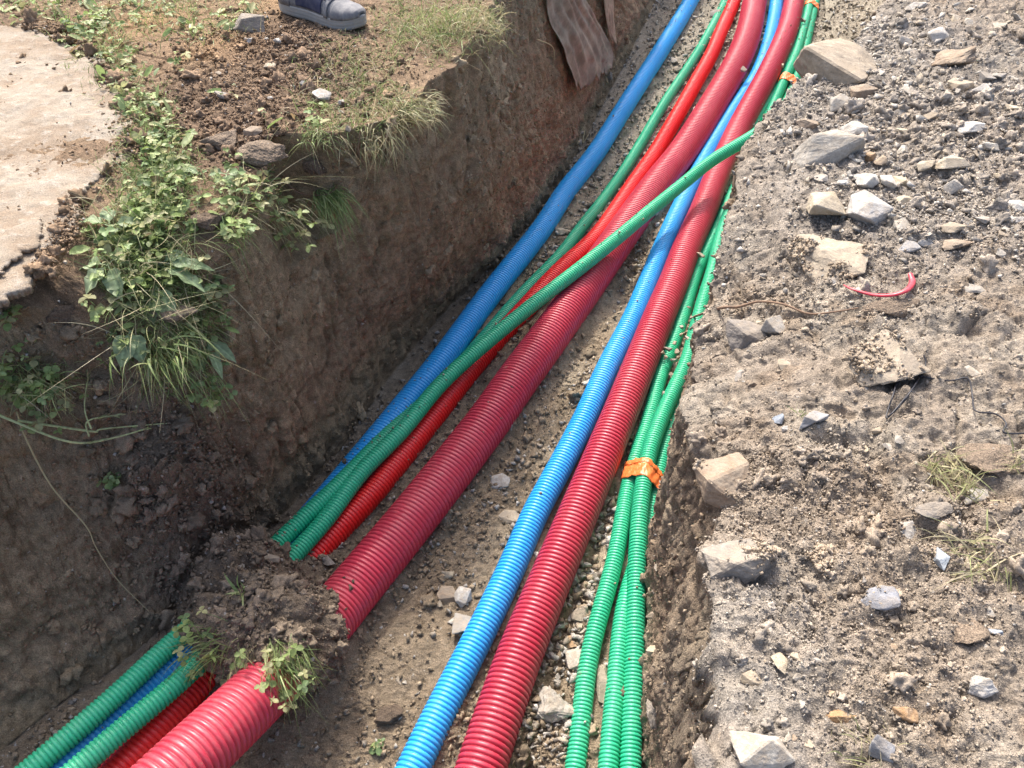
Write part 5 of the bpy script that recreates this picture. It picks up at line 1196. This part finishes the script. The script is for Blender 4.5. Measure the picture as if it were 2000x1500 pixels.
cloth([(1052, -60), (1058, 0), (1066, 40), (1080, 90), (1098, 140), (1110, 170)], [(1100, -60), (1128, 0), (1160, 35), (1186, 75), (1199, 105), (1186, 136)], 'dirty grey brown cloth hanging from the left bank high beside the blue pipe', seed=1)
cloth([(1165, -60), (1168, 0), (1172, 30), (1180, 70), (1190, 88)], [(1182, -60), (1186, 0), (1192, 20), (1194, 55), (1196, 92)], 'narrow tan cloth strip hanging right behind the dirty grey brown cloth', seed=5, fold=.008, mat=cloth_mat((.46, .37, .26)))
cloth([(1600, -60), (1602, -10), (1606, 22), (1602, 50)], [(1650, -60), (1634, -8), (1622, 20), (1606, 56)], 'brown cloth flap sticking out of the right bank at the top edge', seed=8, fold=.006, lift=.02)

# ------------------------------------------------------------ shoe standing on the left bank
def shoe():
    toe = np.array(W(714, 62, -.895)); heel = np.array(W(548, 16, -.895)); ax = toe - heel; ax /= np.linalg.norm(ax)
    ang = math.atan2(ax[1], ax[0]); Ls = .315
    root = bpy.data.objects.new('shoe', None); COL.objects.link(root); c = toe - ax * Ls * .5
    gz = at(640, 50)[0][2]; root.location = (c[0], c[1], max(gz, -.905) + .002); root.rotation_euler = (0, 0, ang)
    tag(root, 'worn grey and navy lace-up shoe standing on the left bank at the top border', 'shoe')
    def smat(name, c, rough=.8, dirt=.5):
        m, nt, p = new_mat(name); oc = coords(nt); n = tex_noise(nt, oc, 32, 6, .7); n2 = tex_noise(nt, oc, 400, 2, .5)
        cc_ = mixc(nt, 'MIX', ramp(nt, n, [(.42, g3(0)), (.66, g3(dirt))]), c, (.36, .35, .33)); nt.links.new(cc_, p.inputs['Base Color']); p.inputs['Roughness'].default_value = rough
        nt.links.new(bump(nt, n2, .25, .001), p.inputs['Normal']); return m
    mg, mn, ms, ml = smat('grey_suede', (.115, .12, .135)), smat('navy_canvas', (.022, .028, .07), dirt=.12), smat('dirty_rubber', (.26, .255, .235), .7, .6), smat('white_lace', (.62, .64, .68), .8, .15)
    # half width of the sole along its length, u = 0 heel .. 1 toe
    U = [0, .03, .1, .25, .42, .6, .75, .87, .95, 1.0]; HW = [.004, .022, .034, .037, .035, .043, .048, .043, .028, .004]
    def hw(u): return np.interp(u, U, HW)
    th = np.linspace(0, 1, 70); side = []
    xs = -math.cos(math.pi * 0) * 0 + .5 - .5 * np.cos(math.pi * th)
    xy = [(x, -hw(x)) for x in xs] + [(x, hw(x)) for x in xs[::-1][1:-1]]
    xy = np.array(xy); n = len(xy); nn = xy.copy()
    cen = np.stack([xy[:, 0], xy[:, 1] * 0], 1)
    def ringz(zs, scale, lift=lambda u: 0):
        return np.stack([(xy[:, 0] - .5) * Ls * (1 + (scale - 1) * .25), xy[:, 1] * scale, zs + np.array([lift(u) for u in xy[:, 0]])], 1)
    toe_l = lambda u: .012 * max(0, (u - .75) / .25) ** 2
    def loft(rings, name, mat, cap=True, parent=root):
        V = np.vstack(rings); Fq = []
        for k in range(len(rings) - 1):
            for i in range(n): a = k * n + i; b = k * n + (i + 1) % n; Fq.append((a, b, b + n, a + n))
        F3 = []
        if cap:
            cb = len(V); V = np.vstack([V, rings[0].mean(0), rings[-1].mean(0)])
            for i in range(n): F3.append((i, (i + 1) % n, cb)[::-1]); F3.append(((len(rings) - 1) * n + i, (len(rings) - 1) * n + (i + 1) % n, cb + 1))
        return mesh_np(name, V, [np.array(Fq)] + ([np.array(F3)] if F3 else []), mat, parent=parent)
    zt = .030
    loft([ringz(0, .93, toe_l), ringz(.003, .99, toe_l), ringz(.010, 1.0, toe_l), ringz(.011, .985, toe_l), ringz(.013, 1.0, toe_l), ringz(.020, 1.01, toe_l), ringz(.0215, .99, toe_l), ringz(.024, 1.01, toe_l), ringz(zt, 1.0, toe_l), ringz(zt + .001, .94, toe_l)], 'sole', ms)
    # upper: cross sections across the length
    us = np.linspace(.015, .985, 56); m = 22; H = lambda u: np.interp(u, [0, .08, .25, .42, .5, .62, .75, .88, .96, 1], [.052, .066, .062, .066, .060, .046, .034, .027, .018, .004])
    def section(u, k0=0.0, k1=1.0, off=0.0):
        a = np.linspace(math.pi * k0, math.pi * k1, m); w = hw(u) * .96 + off; h = H(u) + off
        yy = -np.cos(a); sq = np.abs(np.sin(a)) ** (.75)
        return np.stack([np.full(m, (u - .5) * Ls), np.sign(yy) * np.abs(yy) ** .8 * w, zt - .002 + toe_l(u) + sq * h], 1)
    def strip(name, u0, u1, k0, k1, off, mat, nu=30, parent=root):
        rows = [section(u, k0(u) if callable(k0) else k0, k1(u) if callable(k1) else k1, off) for u in np.linspace(u0, u1, nu)]
        V = np.vstack(rows); Fq = [(r * m + i, r * m + i + 1, (r + 1) * m + i + 1, (r + 1) * m + i) for r in range(nu - 1) for i in range(m - 1)]
        o = mesh_np(name, V, np.array(Fq), mat, parent=parent); s = o.modifiers.new('s', 'SOLIDIFY'); s.thickness = .0022; s.offset = 1; return o
    strip('upper', .015, .985, 0, 1, 0, mg, 56)
    strip('toe_cap', .74, .985, 0, 1, .0022, mg, 30)
    strip('side_panel', .30, .62, lambda u: .02, lambda u: .30 + .06 * math.sin((u - .3) * 9), .002, mn)
    strip('side_panel', .30, .62, lambda u: .70 - .06 * math.sin((u - .3) * 9), lambda u: .98, .002, mn)
    strip('vamp_band', .655, .70, 0, 1, .0036, mg, 6)
    strip('tongue', .36, .69, .36, .64, .0036, mn)
    strip('heel_counter', .016, .22, 0, 1, .002, mg)
    for k in range(5):
        u = .42 + k * .055; a = section(u, .30, .52, .007); b = section(u + .03, .52, .70, .007)
        c = smooth_line(np.vstack([a[::3], b[::3]]), 2); V, F, *_ = sweep(c, .0038, 8, .5); mesh_np('lace', V, F, ml, parent=root)
    # dark opening and collar
    a = np.linspace(0, 2 * math.pi, 40); cx = -.27 * Ls; c = np.stack([cx + .19 * Ls * np.cos(a), .028 * np.sin(a), zt + .064 + .004 * np.cos(a) ** 2], 1)
    V, F, *_ = sweep(c, .006, 10); mesh_np('collar', V, F, mn, parent=root)
shoe()
